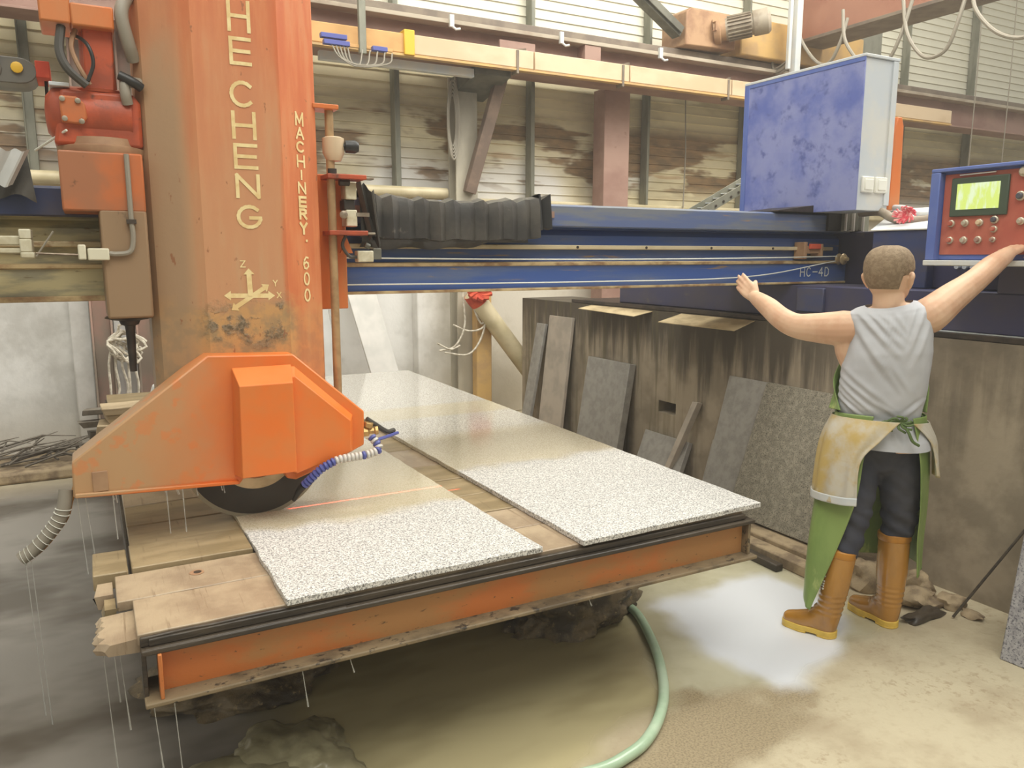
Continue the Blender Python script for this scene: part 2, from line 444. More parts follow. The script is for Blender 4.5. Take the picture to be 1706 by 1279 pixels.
def floor_mat():
    m, nt, N, L, bs = new_mat('slurry_covered_concrete_floor')
    p = world_pos(nt)
    at = N.new('ShaderNodeVertexColor')
    at.layer_name = 'zone'
    sep = N.new('ShaderNodeSeparateColor')
    L.new(at.outputs[0], sep.inputs[0])
    pond, sand, light_patch = sep.outputs[0], sep.outputs[1], sep.outputs[2]
    at2 = N.new('ShaderNodeVertexColor')
    at2.layer_name = 'zone_b'
    sep2 = N.new('ShaderNodeSeparateColor')
    L.new(at2.outputs[0], sep2.inputs[0])
    pale, grey = sep2.outputs[0], sep2.outputs[1]
    big = nz(nt, p, 2.2, 6, .6)
    fine = nz(nt, p, 60, 5, .7)
    spk = nz(nt, p, 26, 4, .7)
    dry = mix(nt, ramp(nt, big, .4, .62), lin(194, 182, 154), lin(172, 157, 130))
    dry = mix(nt, mth(nt, 'MULTIPLY', ramp(nt, spk, .5, .66, 0, .7), ramp(nt, nz(nt, p, 1.7, 3), .4, .62, .25, 1)), dry, lin(158, 138, 110))
    dry = mix(nt, ramp(nt, fine, .62, .72, 0, .4), dry, lin(122, 104, 82))
    sandc = mix(nt, ramp(nt, nz(nt, p, 130, 4, .7), .4, .64), lin(162, 146, 116), lin(132, 117, 92))
    pondc = mix(nt, ramp(nt, nz(nt, world_pos(nt, (.6, 1.5, 1)), 2.0, 3), .4, .64), lin(176, 164, 126), lin(152, 140, 104))
    greyc = mix(nt, ramp(nt, nz(nt, world_pos(nt, (.6, 1.0, 1)), 1.6, 4), .38, .66), lin(146, 140, 132), lin(88, 80, 70))
    palec = mix(nt, ramp(nt, big, .38, .62), lin(196, 190, 164), lin(178, 170, 142))
    col = mix(nt, pale, dry, palec)
    col = mix(nt, pond, col, pondc)
    col = mix(nt, grey, col, greyc)
    col = mix(nt, sand, col, sandc)
    col = mix(nt, light_patch, col, lin(224, 226, 231))  # bright daylight patch on the wet floor, put into its colour
    L.new(col, bs.inputs['Base Color'])
    wet = mth(nt, 'MAXIMUM', mth(nt, 'MAXIMUM', pond, pale), mth(nt, 'MAXIMUM', light_patch, grey))
    L.new(ramp(nt, wet, 0, 1, .8, .22), bs.inputs['Roughness'])
    h = mth(nt, 'MULTIPLY', mth(nt, 'ADD', fine, spk), ramp(nt, wet, 0, 1, .32, .02))
    bumpit(nt, h, .6, .012, bs)
    return m


M['floor'] = floor_mat()
gm, gnt, gN, gL, gb = new_mat('clear_water')
gb.inputs['Base Color'].default_value = (.9, .9, .86, 1)
gb.inputs['Transmission Weight'].default_value = .75
gb.inputs['Roughness'].default_value = .15
gb.inputs['IOR'].default_value = 1.33
M['water'] = gm
gm, gnt, gN, gL, gb = new_mat('screen_glow')
gb.inputs['Base Color'].default_value = (.02, .02, .02, 1)
_p = coords(gnt, 'Object', (1, 1, 1))
_n = nz(gnt, coords(gnt, 'Object', (1, 30, 9)), 1.0, 3)
gL.new(mix(gnt, ramp(gnt, _n, .45, .6), lin(214, 232, 120), lin(226, 240, 196)), gb.inputs['Emission Color'])
gb.inputs['Emission Strength'].default_value = 1.0
M['screen'] = gm


# fine stone dust hanging in the air of the hall
def add_haze():
    hm, hnt, hN, hL, hb = new_mat('stone_dust_haze')
    hN.remove(hb)
    vs_ = hN.new('ShaderNodeVolumeScatter')
    vs_.inputs['Color'].default_value = (1, .97, .92, 1)
    vs_.inputs['Density'].default_value = .008
    vs_.inputs['Anisotropy'].default_value = .2
    hL.new(vs_.outputs[0], hN['Material Output'].inputs['Volume'])
    o = MB().box(-4.6, 14.6, -4.6, 7.6, -.3, 6.45).build('dust_haze', hm, smooth=0)
    tag(o, 'fine pale stone dust haze filling the air of the hall', 'haze', kind='stuff')
    o.display_type = 'WIRE'


# ------------------------------------------------------------ mesh helpers
def frame(d):
    d = Vector(d).normalized()
    a = Vector((0, 0, 1)) if abs(d.z) < .9 else Vector((1, 0, 0))
    u = d.cross(a).normalized()
    return u, d.cross(u).normalized(), d


def origin_of(o):
    v = Vector((0, 0, 0))
    while o is not None:
        v = v + o.location
        o = o.parent
    return v


class MB:
    def __init__(s):
        s.v = []
        s.f = []
        s.m = []
        s.cur = 0

    def add(s, vs, fs, mi=None):
        n = len(s.v)
        s.v += [tuple(v) for v in vs]
        s.f += [tuple(i + n for i in f) for f in fs]
        s.m += [s.cur if mi is None else mi] * len(fs)
        return s

    def box(s, x0, x1, y0, y1, z0, z1, mi=None):
        return s.add([(x0, y0, z0), (x1, y0, z0), (x1, y1, z0), (x0, y1, z0), (x0, y0, z1), (x1, y0, z1), (x1, y1, z1), (x0, y1, z1)],
                     [(0, 3, 2, 1), (4, 5, 6, 7), (0, 1, 5, 4), (1, 2, 6, 5), (2, 3, 7, 6), (3, 0, 4, 7)], mi)

    def hexa(s, p, mi=None):
        return s.add(p, [(0, 3, 2, 1), (4, 5, 6, 7), (0, 1, 5, 4), (1, 2, 6, 5), (2, 3, 7, 6), (3, 0, 4, 7)], mi)

    def obox(s, c, size, R=None, mi=None):
        R = R or Matrix.Identity(3)
        h = Vector(size) / 2
        p = [Vector(c) + R @ Vector((a * h.x, b * h.y, d * h.z)) for a, b, d in
             ((-1, -1, -1), (1, -1, -1), (1, 1, -1), (-1, 1, -1), (-1, -1, 1), (1, -1, 1), (1, 1, 1), (-1, 1, 1))]
        return s.hexa(p, mi)

    def bar(s, a, b, wd, th, up=(0, 0, 1), mi=None):
        """a straight bar of rectangular section from a to b; wd across, th along up"""
        a = Vector(a)
        b = Vector(b)
        d = (b - a).normalized()
        u = d.cross(Vector(up)).normalized()
        n = u.cross(d).normalized()
        p = []
        for q in (a, b):
            p += [q - u * wd / 2 - n * th / 2, q + u * wd / 2 - n * th / 2, q + u * wd / 2 + n * th / 2, q - u * wd / 2 + n * th / 2]
        return s.hexa(p, mi)

    def prism(s, poly, axis, a, b, mi=None):
        """poly: 2-D loop in the other two axes (x: (y,z), y: (x,z), z: (x,y))"""
        def P(q, t):
            return {'x': (t, q[0], q[1]), 'y': (q[0], t, q[1]), 'z': (q[0], q[1], t)}[axis]
        n = len(poly)
        vs = [P(q, a) for q in poly] + [P(q, b) for q in poly]
        fs = [tuple(range(n))[::-1], tuple(range(n, 2 * n))] + [(i, (i + 1) % n, n + (i + 1) % n, n + i) for i in range(n)]
        return s.add(vs, fs, mi)

    def loft(s, loops, caps=True, closed=True, mi=None):
        n = len(loops[0])
        vs = [p for l in loops for p in l]
        fs = []
        for k in range(len(loops) - 1):
            for i in range(n if closed else n - 1):
                j = (i + 1) % n
                fs.append((k * n + i, k * n + j, (k + 1) * n + j, (k + 1) * n + i))
        if caps:
            fs.append(tuple(range(n))[::-1])
            fs.append(tuple(range((len(loops) - 1) * n, len(loops) * n)))
        return s.add(vs, fs, mi)

    def tube(s, pts, r, seg=10, caps=True, mi=None, rb=None):
        pts = [Vector(p) for p in pts]
        rs = r if isinstance(r, (list, tuple)) else [r] * len(pts)
        loops = []
        u = None
        for i, p in enumerate(pts):
            d = (pts[min(i + 1, len(pts) - 1)] - pts[max(i - 1, 0)])
            if d.length < 1e-9:
                d = Vector((0, 0, 1))
            d.normalize()
            if u is None:
                u = frame(d)[0]
            u = (u - d * u.dot(d))
            if u.length < 1e-6:
                u = frame(d)[0]
            u.normalize()
            v = d.cross(u)
            loops.append([p + (u * math.cos(2 * PI * k / seg) + v * math.sin(2 * PI * k / seg) * (rb or 1)) * rs[i] for k in range(seg)])
        return s.loft(loops, caps, True, mi)

    def lathe(s, prof, o, d, seg=24, mi=None):
        u, v, d = frame(d)
        o = Vector(o)
        loops = [[o + d * h + (u * math.cos(2 * PI * k / seg) + v * math.sin(2 * PI * k / seg)) * max(r, 1e-4) for k in range(seg)] for r, h in prof]
        return s.loft(loops, True, True, mi)

    def grid(s, fn, nu, nv, cu=False, mi=None):
        vs = [fn(i / (nu if cu else nu - 1), j / (nv - 1)) for j in range(nv) for i in range(nu)]
        fs = []
        for j in range(nv - 1):
            for i in range(nu if cu else nu - 1):
                k = (i + 1) % nu
                fs.append((j * nu + i, j * nu + k, (j + 1) * nu + k, (j + 1) * nu + i))
        return s.add(vs, fs, mi)

    def ball(s, c, r, seg=14, rings=9, sc=(1, 1, 1), mi=None):
        c = Vector(c)
        loops = []
        for j in range(rings + 1):
            t = PI * (j + .02) / (rings + .04)
            loops.append([c + Vector((math.sin(t) * math.cos(2 * PI * k / seg) * sc[0], math.sin(t) * math.sin(2 * PI * k / seg) * sc[1], -math.cos(t) * sc[2])) * r for k in range(seg)])
        return s.loft(loops, True, True, mi)

    def build(s, name, mats, parent=None, bevel=0, smooth=40, local=False, solid=0):
        if not isinstance(mats, (list, tuple)):
            mats = [mats]
        me = bpy.data.meshes.new(name)
        loc = Vector((0, 0, 0))
        if not local:
            if parent is not None:
                off = origin_of(parent)
            else:
                xs = [v[0] for v in s.v]
                ys = [v[1] for v in s.v]
                zs = [v[2] for v in s.v]
                off = Vector(((min(xs) + max(xs)) / 2, (min(ys) + max(ys)) / 2, min(zs)))
                loc = off
            vs = [(v[0] - off.x, v[1] - off.y, v[2] - off.z) for v in s.v]
        else:
            vs = s.v
        me.from_pydata(vs, [], s.f)
        for m in mats:
            me.materials.append(m)
        if len(mats) > 1:
            me.polygons.foreach_set('material_index', s.m)
        me.update()
        bm = bmesh.new()
        bm.from_mesh(me)
        bmesh.ops.recalc_face_normals(bm, faces=bm.faces)
        bm.to_mesh(me)
        bm.free()
        if smooth:
            me.shade_smooth()
            me.set_sharp_from_angle(angle=math.radians(smooth))
        o = bpy.data.objects.new(name, me)
        COL.objects.link(o)
        o.location = loc
        if parent is not None:
            o.parent = parent
        if solid:
            md = o.modifiers.new('thickness', 'SOLIDIFY')
            md.thickness = solid
            md.offset = 0
        if bevel:
            md = o.modifiers.new('bevel', 'BEVEL')
            md.width = bevel
            md.segments = 2
            md.limit_method = 'ANGLE'
            md.angle_limit = math.radians(40)
        return o


def tag(o, label, cat, group=None, kind=None):
    o['label'] = label
    o['category'] = cat
    if group:
        o['group'] = group
    if kind:
        o['kind'] = kind
    return o


def thing(name, label, cat, loc=(0, 0, 0), group=None, rotz=0):
    o = bpy.data.objects.new(name, None)
    o.empty_display_size = .1
    COL.objects.link(o)
    o.location = loc
    o.rotation_euler = (0, 0, rotz)
    return tag(o, label, cat, group)


def struct(o, label=None, cat='wall'):
    o['kind'] = 'structure'
    if label:
        o['label'] = label
        o['category'] = cat
    return o


def bez(pts, n=8):
    """Catmull-Rom through pts"""
    P = [Vector(p) for p in pts]
    P = [P[0] * 2 - P[1]] + P + [P[-1] * 2 - P[-2]]
    out = []
    for i in range(1, len(P) - 2):
        for k in range(n):
            t = k / n
            a, b, c, d = P[i - 1], P[i], P[i + 1], P[i + 2]
            out.append(.5 * ((2 * b) + (c - a) * t + (2 * a - 5 * b + 4 * c - d) * t * t + (3 * b - a - 3 * c + d) * t ** 3))
    out.append(P[-2])
    return out


def sag(a, b, drop, n=12):
    a = Vector(a)
    b = Vector(b)
    return [a.lerp(b, t / n) - Vector((0, 0, drop * 4 * (t / n) * (1 - t / n))) for t in range(n + 1)]


def arc(cx, cz, rx, rz, a0, a1, n=14):
    return [(cx + rx * math.cos(math.radians(a0 + (a1 - a0) * k / n)), cz + rz * math.sin(math.radians(a0 + (a1 - a0) * k / n))) for k in range(n + 1)]


STROKES = {
    'H': [[(0, 0), (0, 1)], [(1, 0), (1, 1)], [(0, .5), (1, .5)]],
    'E': [[(1, 1), (0, 1), (0, 0), (1, 0)], [(0, .5), (.95, .5)]],
    'C': [arc(.52, .5, .52, .5, 45, 315)],
    'N': [[(0, 0), (0, 1), (1, 0), (1, 1)]],
    'G': [arc(.5, .5, .5, .5, 45, 345), [(.98, .38), (.98, .45), (.55, .45)]],
    'M': [[(0, 0), (0, 1), (.5, .2), (1, 1), (1, 0)]],
    'A': [[(0, 0), (.5, 1), (1, 0)], [(.2, .35), (.8, .35)]],
    'I': [[(.5, 0), (.5, 1)]],
    'R': [[(0, 0), (0, 1), (.7, 1), (.95, .88), (.95, .66), (.7, .52), (0, .52)], [(.5, .52), (1, 0)]],
    'Y': [[(0, 1), (.5, .5), (1, 1)], [(.5, .5), (.5, 0)]],
    'Z': [[(0, 1), (1, 1), (0, 0), (1, 0)]],
    'X': [[(0, 0), (1, 1)], [(0, 1), (1, 0)]],
    '6': [[(.9, .95), (.5, 1), (.15, .75), (.02, .35), (.2, .05), (.6, 0), (.95, .2), (.9, .48), (.5, .58), (.08, .4)]],
    '0': [arc(.5, .5, .5, .5, 0, 360, 20)],
    '4': [[(.75, 0), (.75, 1), (0, .35), (1, .35)]],
    'D': [[(0, 0), (0, 1), (.55, 1), (.95, .75), (.95, .25), (.55, 0), (0, 0)]],
    '-': [[(0, .5), (1, .5)]],
    '.': [[(.4, 0), (.6, 0)]],
}


LAYER = [0]


def letter(mb, ch, o, u, v, wd, ht, sw):
    """flat raised paint strokes: o lower-left corner, u right, v up"""
    u = Vector(u).normalized()
    v = Vector(v).normalized()
    n = u.cross(v)
    o = Vector(o)
    o = o + u * sw / 2 + v * sw / 2
    wd -= sw
    ht -= sw
    for st in STROKES[ch]:
        for a, b in zip(st[:-1], st[1:]):
            A = o + u * a[0] * wd + v * a[1] * ht
            B = o + u * b[0] * wd + v * b[1] * ht
            d = (B - A).normalized()
            s = d.cross(n) * sw / 2
            A = A - d * sw * .45
            B = B + d * sw * .45
            LAYER[0] = (LAYER[0] + 1) % 12
            e = n * (.0006 + .00012 * LAYER[0])
            mb.add([A - s + e, A + s + e, B + s + e, B - s + e], [(0, 1, 2, 3)])


def bake(o):
    """apply the modifiers of o into its mesh"""
    dg = bpy.context.evaluated_depsgraph_get()
    me = bpy.data.meshes.new_from_object(o.evaluated_get(dg))
    o.modifiers.clear()
    old = o.data
    o.data = me
    me.name = o.name
    bpy.data.meshes.remove(old)
    return o


# ------------------------------------------------------------ the hall: floor, walls, cladding
def sstep(a, b, x):
    t = max(0, min(1, (x - a) / (b - a)))
    return t * t * (3 - 2 * t)


def inside(poly, x, y):
    c = False
    n = len(poly)
    dm = 1e9
    for i in range(n):
        x1, y1 = poly[i]
        x2, y2 = poly[(i + 1) % n]
        if (y1 > y) != (y2 > y) and x < (x2 - x1) * (y - y1) / (y2 - y1) + x1:
            c = not c
        dx, dy = x2 - x1, y2 - y1
        t = max(0, min(1, ((x - x1) * dx + (y - y1) * dy) / (dx * dx + dy * dy)))
        dm = min(dm, math.hypot(x - x1 - t * dx, y - y1 - t * dy))
    return dm if c else -dm


ZP = dict(
    light_patch=[(2.209, 2.713), (2.56, 2.73), (2.955, 2.72), (3.0, 2.45), (2.9, 2.2), (2.60, 1.99), (2.331, 1.93), (2.198, 1.93), (2.15, 2.242)],
    pale=[(2.0, 3.3), (3.084, 3.3), (3.14, 2.561), (3.071, 2.042), (2.591, 1.98), (2.202, 1.91), (1.986, 1.99), (1.755, 2.03), (1.8, 2.341)],
    sand=[(1.20, 1.80), (1.345, 1.86), (1.723, 2.049), (2.026, 1.998), (2.239, 1.931), (2.197, 1.728), (2.023, 1.681), (1.667, 1.60), (1.2, 1.5)],
    pond=[(.3, 4.4), (2.6, 4.4), (2.15, 2.8), (1.98, 2.341), (1.74, 2.05), (1.379, 1.90), (1.159, 1.80), (.6, 1.6), (.3, 2.3)],
    grey=[(-6, 6.4), (.6, 6.4), (.5, 3), (.45, 2.4), (.4, 1.2), (-6, 1.2)])
xs = [-9, -4, -2, -1.2] + [-.9 + .035 * i for i in range(132)] + [3.8, 4.4, 6, 9, 14]
ys = [-4, -1, 0, .8] + [1.1 + .035 * i for i in range(106)] + [4.95, 5.4, 6, 6.6, 7.3]
mb = MB()
nx, ny = len(xs), len(ys)
vals = []
for y in ys:
    for x in xs:
        n1 = noise.noise((x * 3, y * 3, 0)) * .07 + noise.noise((x * 9, y * 9, 3)) * .04
        z = {k: inside(p, x, y) + n1 for k, p in ZP.items()}
        pond = sstep(-.05, .09, z['pond'])
        pale = sstep(-.04, .08, z['pale'])
        light_patch = sstep(-.05, .06, z['light_patch'])
        sand = sstep(-.04, .05, z['sand'] + n1) * (1 - pond)
        grey = sstep(-.15, .2, z['grey'])
        vals.append((pond, sand, light_patch, pale, grey))
        mb.v.append((x, y, 0))
for j in range(ny - 1):
    for i in range(nx - 1):
        mb.f.append((j * nx + i, j * nx + i + 1, (j + 1) * nx + i + 1, (j + 1) * nx + i))
        mb.m.append(0)
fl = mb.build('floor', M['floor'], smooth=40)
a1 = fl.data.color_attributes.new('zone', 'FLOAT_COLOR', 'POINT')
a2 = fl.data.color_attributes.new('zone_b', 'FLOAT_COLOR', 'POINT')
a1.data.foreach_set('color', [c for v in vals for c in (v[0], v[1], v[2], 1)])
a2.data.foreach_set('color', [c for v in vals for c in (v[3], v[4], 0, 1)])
struct(fl, 'concrete floor with wet stone slurry and a dry pale area', 'floor')

BX0, BX1 = -4.0, 14.0
mb = MB().box(BX0, BX1, 7.1, 7.3, 0, 2.1)
mb.box(2.74, 3.17, 6.96, 7.1, 0, 2.1).box(-.14, .0, 6.98, 7.1, 0, 2.1)
struct(mb.build('wall_back', M['plaster'], bevel=.01), 'whitewashed lower masonry wall at the back', 'wall')
# long-ribbed sheet above it, a real corrugated profile
prof = []
z = 2.16
while z < 6.4:
    prof += [(7.10, z), (7.10, z + .080), (7.086, z + .083), (7.086, z + .091)]
    z += .094
prof2 = prof + [(7.13, z), (7.13, 2.16)]
mb = MB()
mb.add([(BX0, a, b) for a, b in prof] + [(BX1, a, b) for a, b in prof], [(i, i + 1, len(prof) + i + 1, len(prof) + i) for i in range(len(prof) - 1)])
struct(mb.build('wall_back_cladding', M['clad'], smooth=0, solid=0), 'corrugated sheet cladding with brown rust stains above the masonry', 'wall')
mb = MB().box(BX0, BX1, 6.98, 7.12, 2.08, 2.17)
struct(mb.build('trim_1', M['pvc'], bevel=.015), 'pale ledge along the top of the back masonry wall', 'trim')

# rail wall on the right, with a small square hole
WX = 3.6
mb = MB()
mb.box(WX, WX + .55, 4.41, 6.45, 0, 1.23).box(WX, WX + .55, .2, 4.22, 0, 1.23)
mb.box(WX, WX + .55, 4.22, 4.41, 0, .50).box(WX, WX + .55, 4.22, 4.41, .585, 1.23)
struct(mb.build('wall_right', M['concrete'], smooth=0), 'dark stained concrete rail wall on the right with a small square hole', 'wall')
mb = MB().box(3.2, WX, 2.45, 6.2, 0, .085)
struct(mb.build('trim_2', M['conc_chunk'], bevel=.012), 'low concrete plinth along the foot of the right wall', 'trim')
mb = MB().box(-4, .55, 6.45, 7.1, 0, .085)
struct(mb.build('trim_3', M['conc_chunk'], bevel=.02), 'low concrete step at the foot of the back wall on the left', 'trim')

# ---- thin posts of the cladding
for k, (x, lab) in enumerate(((-.28, 'thin grey wall post left of the orange saw column'),
                              (2.6, 'thin grey wall post between the saw column and the braced column'),
                              (4.02, 'thin grey wall post between the braced column and the red-brown column'),
                              (5.46, 'thin grey wall post right of the red-brown column'),
                              (6.87, 'thin grey wall post beside the left edge of the blue cabinet'),
                              (9.7, 'thin grey wall post just right of the blue cabinet top'),
                              (11.14, 'thin grey wall post above the control panel on the right'))):
    mb = MB().box(x - .035, x + .035, 7.02, 7.084, 2.17, 6.3).box(x - .035, x - .025, 6.97, 7.03, 2.17, 6.3)
    tag(mb.build('wall_post', M['galv'], bevel=.004), lab, 'post', 'thin posts of the back cladding')
tag(MB().tube([(3.0, 6.98, 3.36), (13.5, 6.98, 3.40)], .035, 12).build('wall_pipe', M['galv_dark']),
    'dull horizontal pipe along the back wall under the cream conductor rail', 'pipe')
tag(MB().tube([(BX0, 6.94, 2.2), (3.05, 6.94, 2.2)], .05, 14).build('wall_pipe', M['pvc']),
    'pale thick pipe along the wall ledge behind the black bellows', 'pipe')

# ---- columns
def h_column(name, x0, x1, y0, y1, z1, m, lab, cat='column'):
    t = .016
    mb = MB().box(x0, x0 + t, y0, y1, 0, z1).box(x1 - t, x1, y0, y1, 0, z1).box(x0 + t, x1 - t, (y0 + y1) / 2 - t / 2, (y0 + y1) / 2 + t / 2, 0, z1)
    return tag(mb.build(name, m, bevel=.003), lab, cat)


def solid_column(x0, x1, y0, y1, z1, m, lab, name='steel_column'):
    return tag(MB().box(x0, x1, y0, y1, 0, z1).build(name, m, bevel=.006), lab, 'column')


bc = thing('steel_column', 'grey steel column with a corbel and a sloping brown brace', 'column', (3.2, 6.85, 0))
MB().box(3.08, 3.30, 6.78, 6.80, 0, 3.25).box(3.08, 3.30, 6.94, 6.96, 0, 3.25).box(3.18, 3.20, 6.8, 6.94, 0, 3.25).build('shaft', M['galv_light'], bc, bevel=.003)
MB().prism([(6.96, 3.06), (6.96, 3.24), (6.4, 3.24), (6.4, 3.18)], 'x', 3.1, 3.45).build('corbel', M['galv_dark'], bc, bevel=.004)
b = MB().bar((3.47, 6.6, 3.26), (3.20, 6.76, 2.2), .11, .08, up=(0, 1, 0)).build('brace', M['brace'], bc, bevel=.006)
b['label'] = 'brown sloping brace'
solid_column(4.69, 5.0, 6.72, 6.92, 3.27, M['primer'], 'red-brown box column standing under the crane beam behind the blue beam')
h_column('steel_column', .0, .15, 6.75, 6.95, 4.6, M['primer_grey'], 'brown steel column left of the hanging rope coil')
h_column('steel_column', .31, .46, 6.75, 6.95, 4.6, M['primer_grey'], 'brown steel column right of the hanging rope coil')
solid_column(8.25, 8.75, 6.7, 6.95, 4.3, M['galv'], 'grey column behind the top of the blue cabinet')
tag(MB().box(3.2, 3.36, 6.62, 6.72, 0, 1.34).build('timber_post', M['ochre'], bevel=.008), 'orange-brown timber post wrapped with loose wires', 'post')

# ---- crane runway
cb = thing('crane_runway_beam', 'long red-brown crane runway beam across the back wall', 'beam', (4.5, 6.6, 3.25))
MB().box(-3, 13.5, 6.59, 6.61, 3.27, 3.57).build('web', M['primer'], cb)
MB().box(-3, 13.5, 6.45, 6.75, 3.57, 3.605).build('top_flange', M['flange'], cb, bevel=.004)
MB().box(-3, 13.5, 6.45, 6.75, 3.25, 3.27).build('bottom_flange', M['primer'], cb, bevel=.004)
MB().box(-3, 13.5, 6.54, 6.66, 3.605, 3.69).build('crane_rail', M['rail_dark'], cb, bevel=.01)
for x in (.9, 4.36, 7.9):
    MB().box(x - .09, x + .09, 6.46, 6.59, 3.27, 3.57).build('stiffener', M['primer'], cb, bevel=.003)
for x in (2.9, 4.0, 5.15):
    MB().box(x - .02, x + .02, 6.43, 6.46, 3.54, 3.64).tube([(x, 6.44, 3.55), (x + .03, 6.42, 3.52), (x + .07, 6.42, 3.53)], .012, 8).build('rail_clip', M['cab_grey'], cb, bevel=.002)
MB().box(3.36, 3.72, 6.44, 6.46, 3.36, 3.5).build('plate', M['primer'], cb, bevel=.002)

cr = thing('conductor_rail', 'yellow and cream conductor rail running below the crane beam', 'rail', (4.5, 6.3, 3.2))
def rail_len(x0, x1, m):
    o = MB().prism([(6.28, 3.240), (6.34, 3.235), (6.36, 3.25), (6.36, 3.37), (6.33, 3.40), (6.28, 3.39)], 'x', x0, x1).build('cover', m, cr, bevel=.006)
    o['label'] = 'yellow cover length' if m is M['conductor_y'] else 'cream cover length'
xs_ = [.5, 2.42, 3.62, 4.66, 5.95, 7.5, 9.6]
for i in range(6):
    rail_len(xs_[i] + .006, xs_[i + 1] - .006, M['conductor_y'] if i == 0 else M['conductor_c'])
MB().box(2.40, 2.49, 6.26, 6.38, 3.225, 3.42).build('end_clamp', M['yellow'], cr, bevel=.006)
MB().box(.5, 9.6, 6.275, 6.345, 3.218, 3.236).build('wear_strip', M['ochre'], cr)
for x in (3.45, 4.58, 5.9, 7.4):
    MB().bar((x, 6.3, 3.38), (x + .22, 6.5, 3.46), .03, .03).box(x - .012, x + .012, 6.27, 6.37, 3.19, 3.385).build('hanger_arm', M['rail_dark'], cr, bevel=.002)
MB().box(1.75, 3.1, 6.42, 6.48, 3.15, 3.22).build('strip', M['cab_grey'], cr, bevel=.004)

ct = thing('current_collector', 'hanging current collector with blue blocks and tangled wires', 'collector', (2.0, 6.15, 3.1))
MB().box(1.985, 2.04, 6.13, 6.17, 3.16, 4.3).build('drop_tube', M['galv'], ct, bevel=.003)
for x0, x1, z0 in ((1.68, 1.88, 3.235), (1.70, 1.9, 3.19), (2.08, 2.2, 3.185)):
    MB().box(x0, x1, 6.10, 6.15, z0, z0 + .035).build('collector_block', M['blue_bead'], ct, bevel=.004)
MB().box(1.72, 2.26, 6.15, 6.17, 3.20, 3.225).build('arm', M['conductor_y'], ct, bevel=.003)
for k in range(5):
    x0, x1 = 1.76 + .03 * k, 2.0 + .06 * k
    MB().tube(bez([(x0, 6.12, 3.2), (x0 + .05, 6.08, 3.10 - .012 * k), (x1 - .05, 6.08, 3.05 + .01 * k), (x1, 6.11, 3.18)]), .006, 6).build('wire', M['cable_grey'], ct)

# ---- crane: drive, end truck, girder, festoon
cg = thing('crane_drive', 'dusty brown gearbox with a finned motor on the crane beam', 'motor', (5.9, 6.55, 3.69))
MB().prism([(5.44, 3.70), (5.44, 4.02), (5.50, 4.06), (6.1, 4.06), (6.1, 3.72)], 'y', 6.42, 6.8).build('gearbox', M['gearbox'], cg, bevel=.012)
ax = Vector((.62, -.62, .12)).normalized()
o0 = Vector((5.86, 6.44, 3.88))
MB().lathe([(.13, 0), (.13, .06), (.105, .07), (.105, .12)], o0 - ax * .03, ax, 24).build('motor_flange', M['gearbox'], cg)
mb = MB().lathe([(.105, .09), (.105, .36)], o0, ax, 24)
u_, v_, _ = frame(ax)
for k in range(20):
    a = 2 * PI * k / 20
    d_ = u_ * math.cos(a) + v_ * math.sin(a)
    mb.bar(o0 + ax * .11 + d_ * .112, o0 + ax * .34 + d_ * .112, .008, .022, up=d_)
mb.build('motor_body', M['motor_grey'], cg)
MB().lathe([(.118, .36), (.122, .38), (.122, .5), (.10, .525), (.05, .53)], o0, ax, 24).build('fan_cowl', M['motor_grey'], cg)
MB().tube([o0 + Vector((-.1, -.06, -.02)), o0 + Vector((-.1, -.1, -.02)), o0 + Vector((-.1, -.1, .06)), o0 + Vector((-.1, -.06, .06))], .012, 8).build('handle', M['gearbox'], cg)

tr = thing('crane_end_truck', 'dusty ochre end truck of the crane above the runway beam', 'crane part', (6.9, 6.6, 3.69))
MB().box(6.2, 8.1, 6.44, 6.76, 3.70, 4.08).build('truck_box', M['ochre'], tr, bevel=.015)
for x in (6.5, 7.7):
    MB().lathe([(.06, 0), (.13, .01), (.13, .06), (.10, .07), (.10, .1)], (x, 6.58, 3.83), (0, 1, 0), 24).build('wheel', M['rail_dark'], tr)
tag(MB().bar((4.82, 6.5, 4.14), (5.40, 6.5, 3.80), .12, .06, up=(0, 0, 1)).bar((4.82, 6.42, 4.17), (5.40, 6.42, 3.83), .015, .07).build('cable_ladder', M['galv_dark'], bevel=.004),
    'perforated grey channel sloping down to the brown crane gearbox', 'channel')

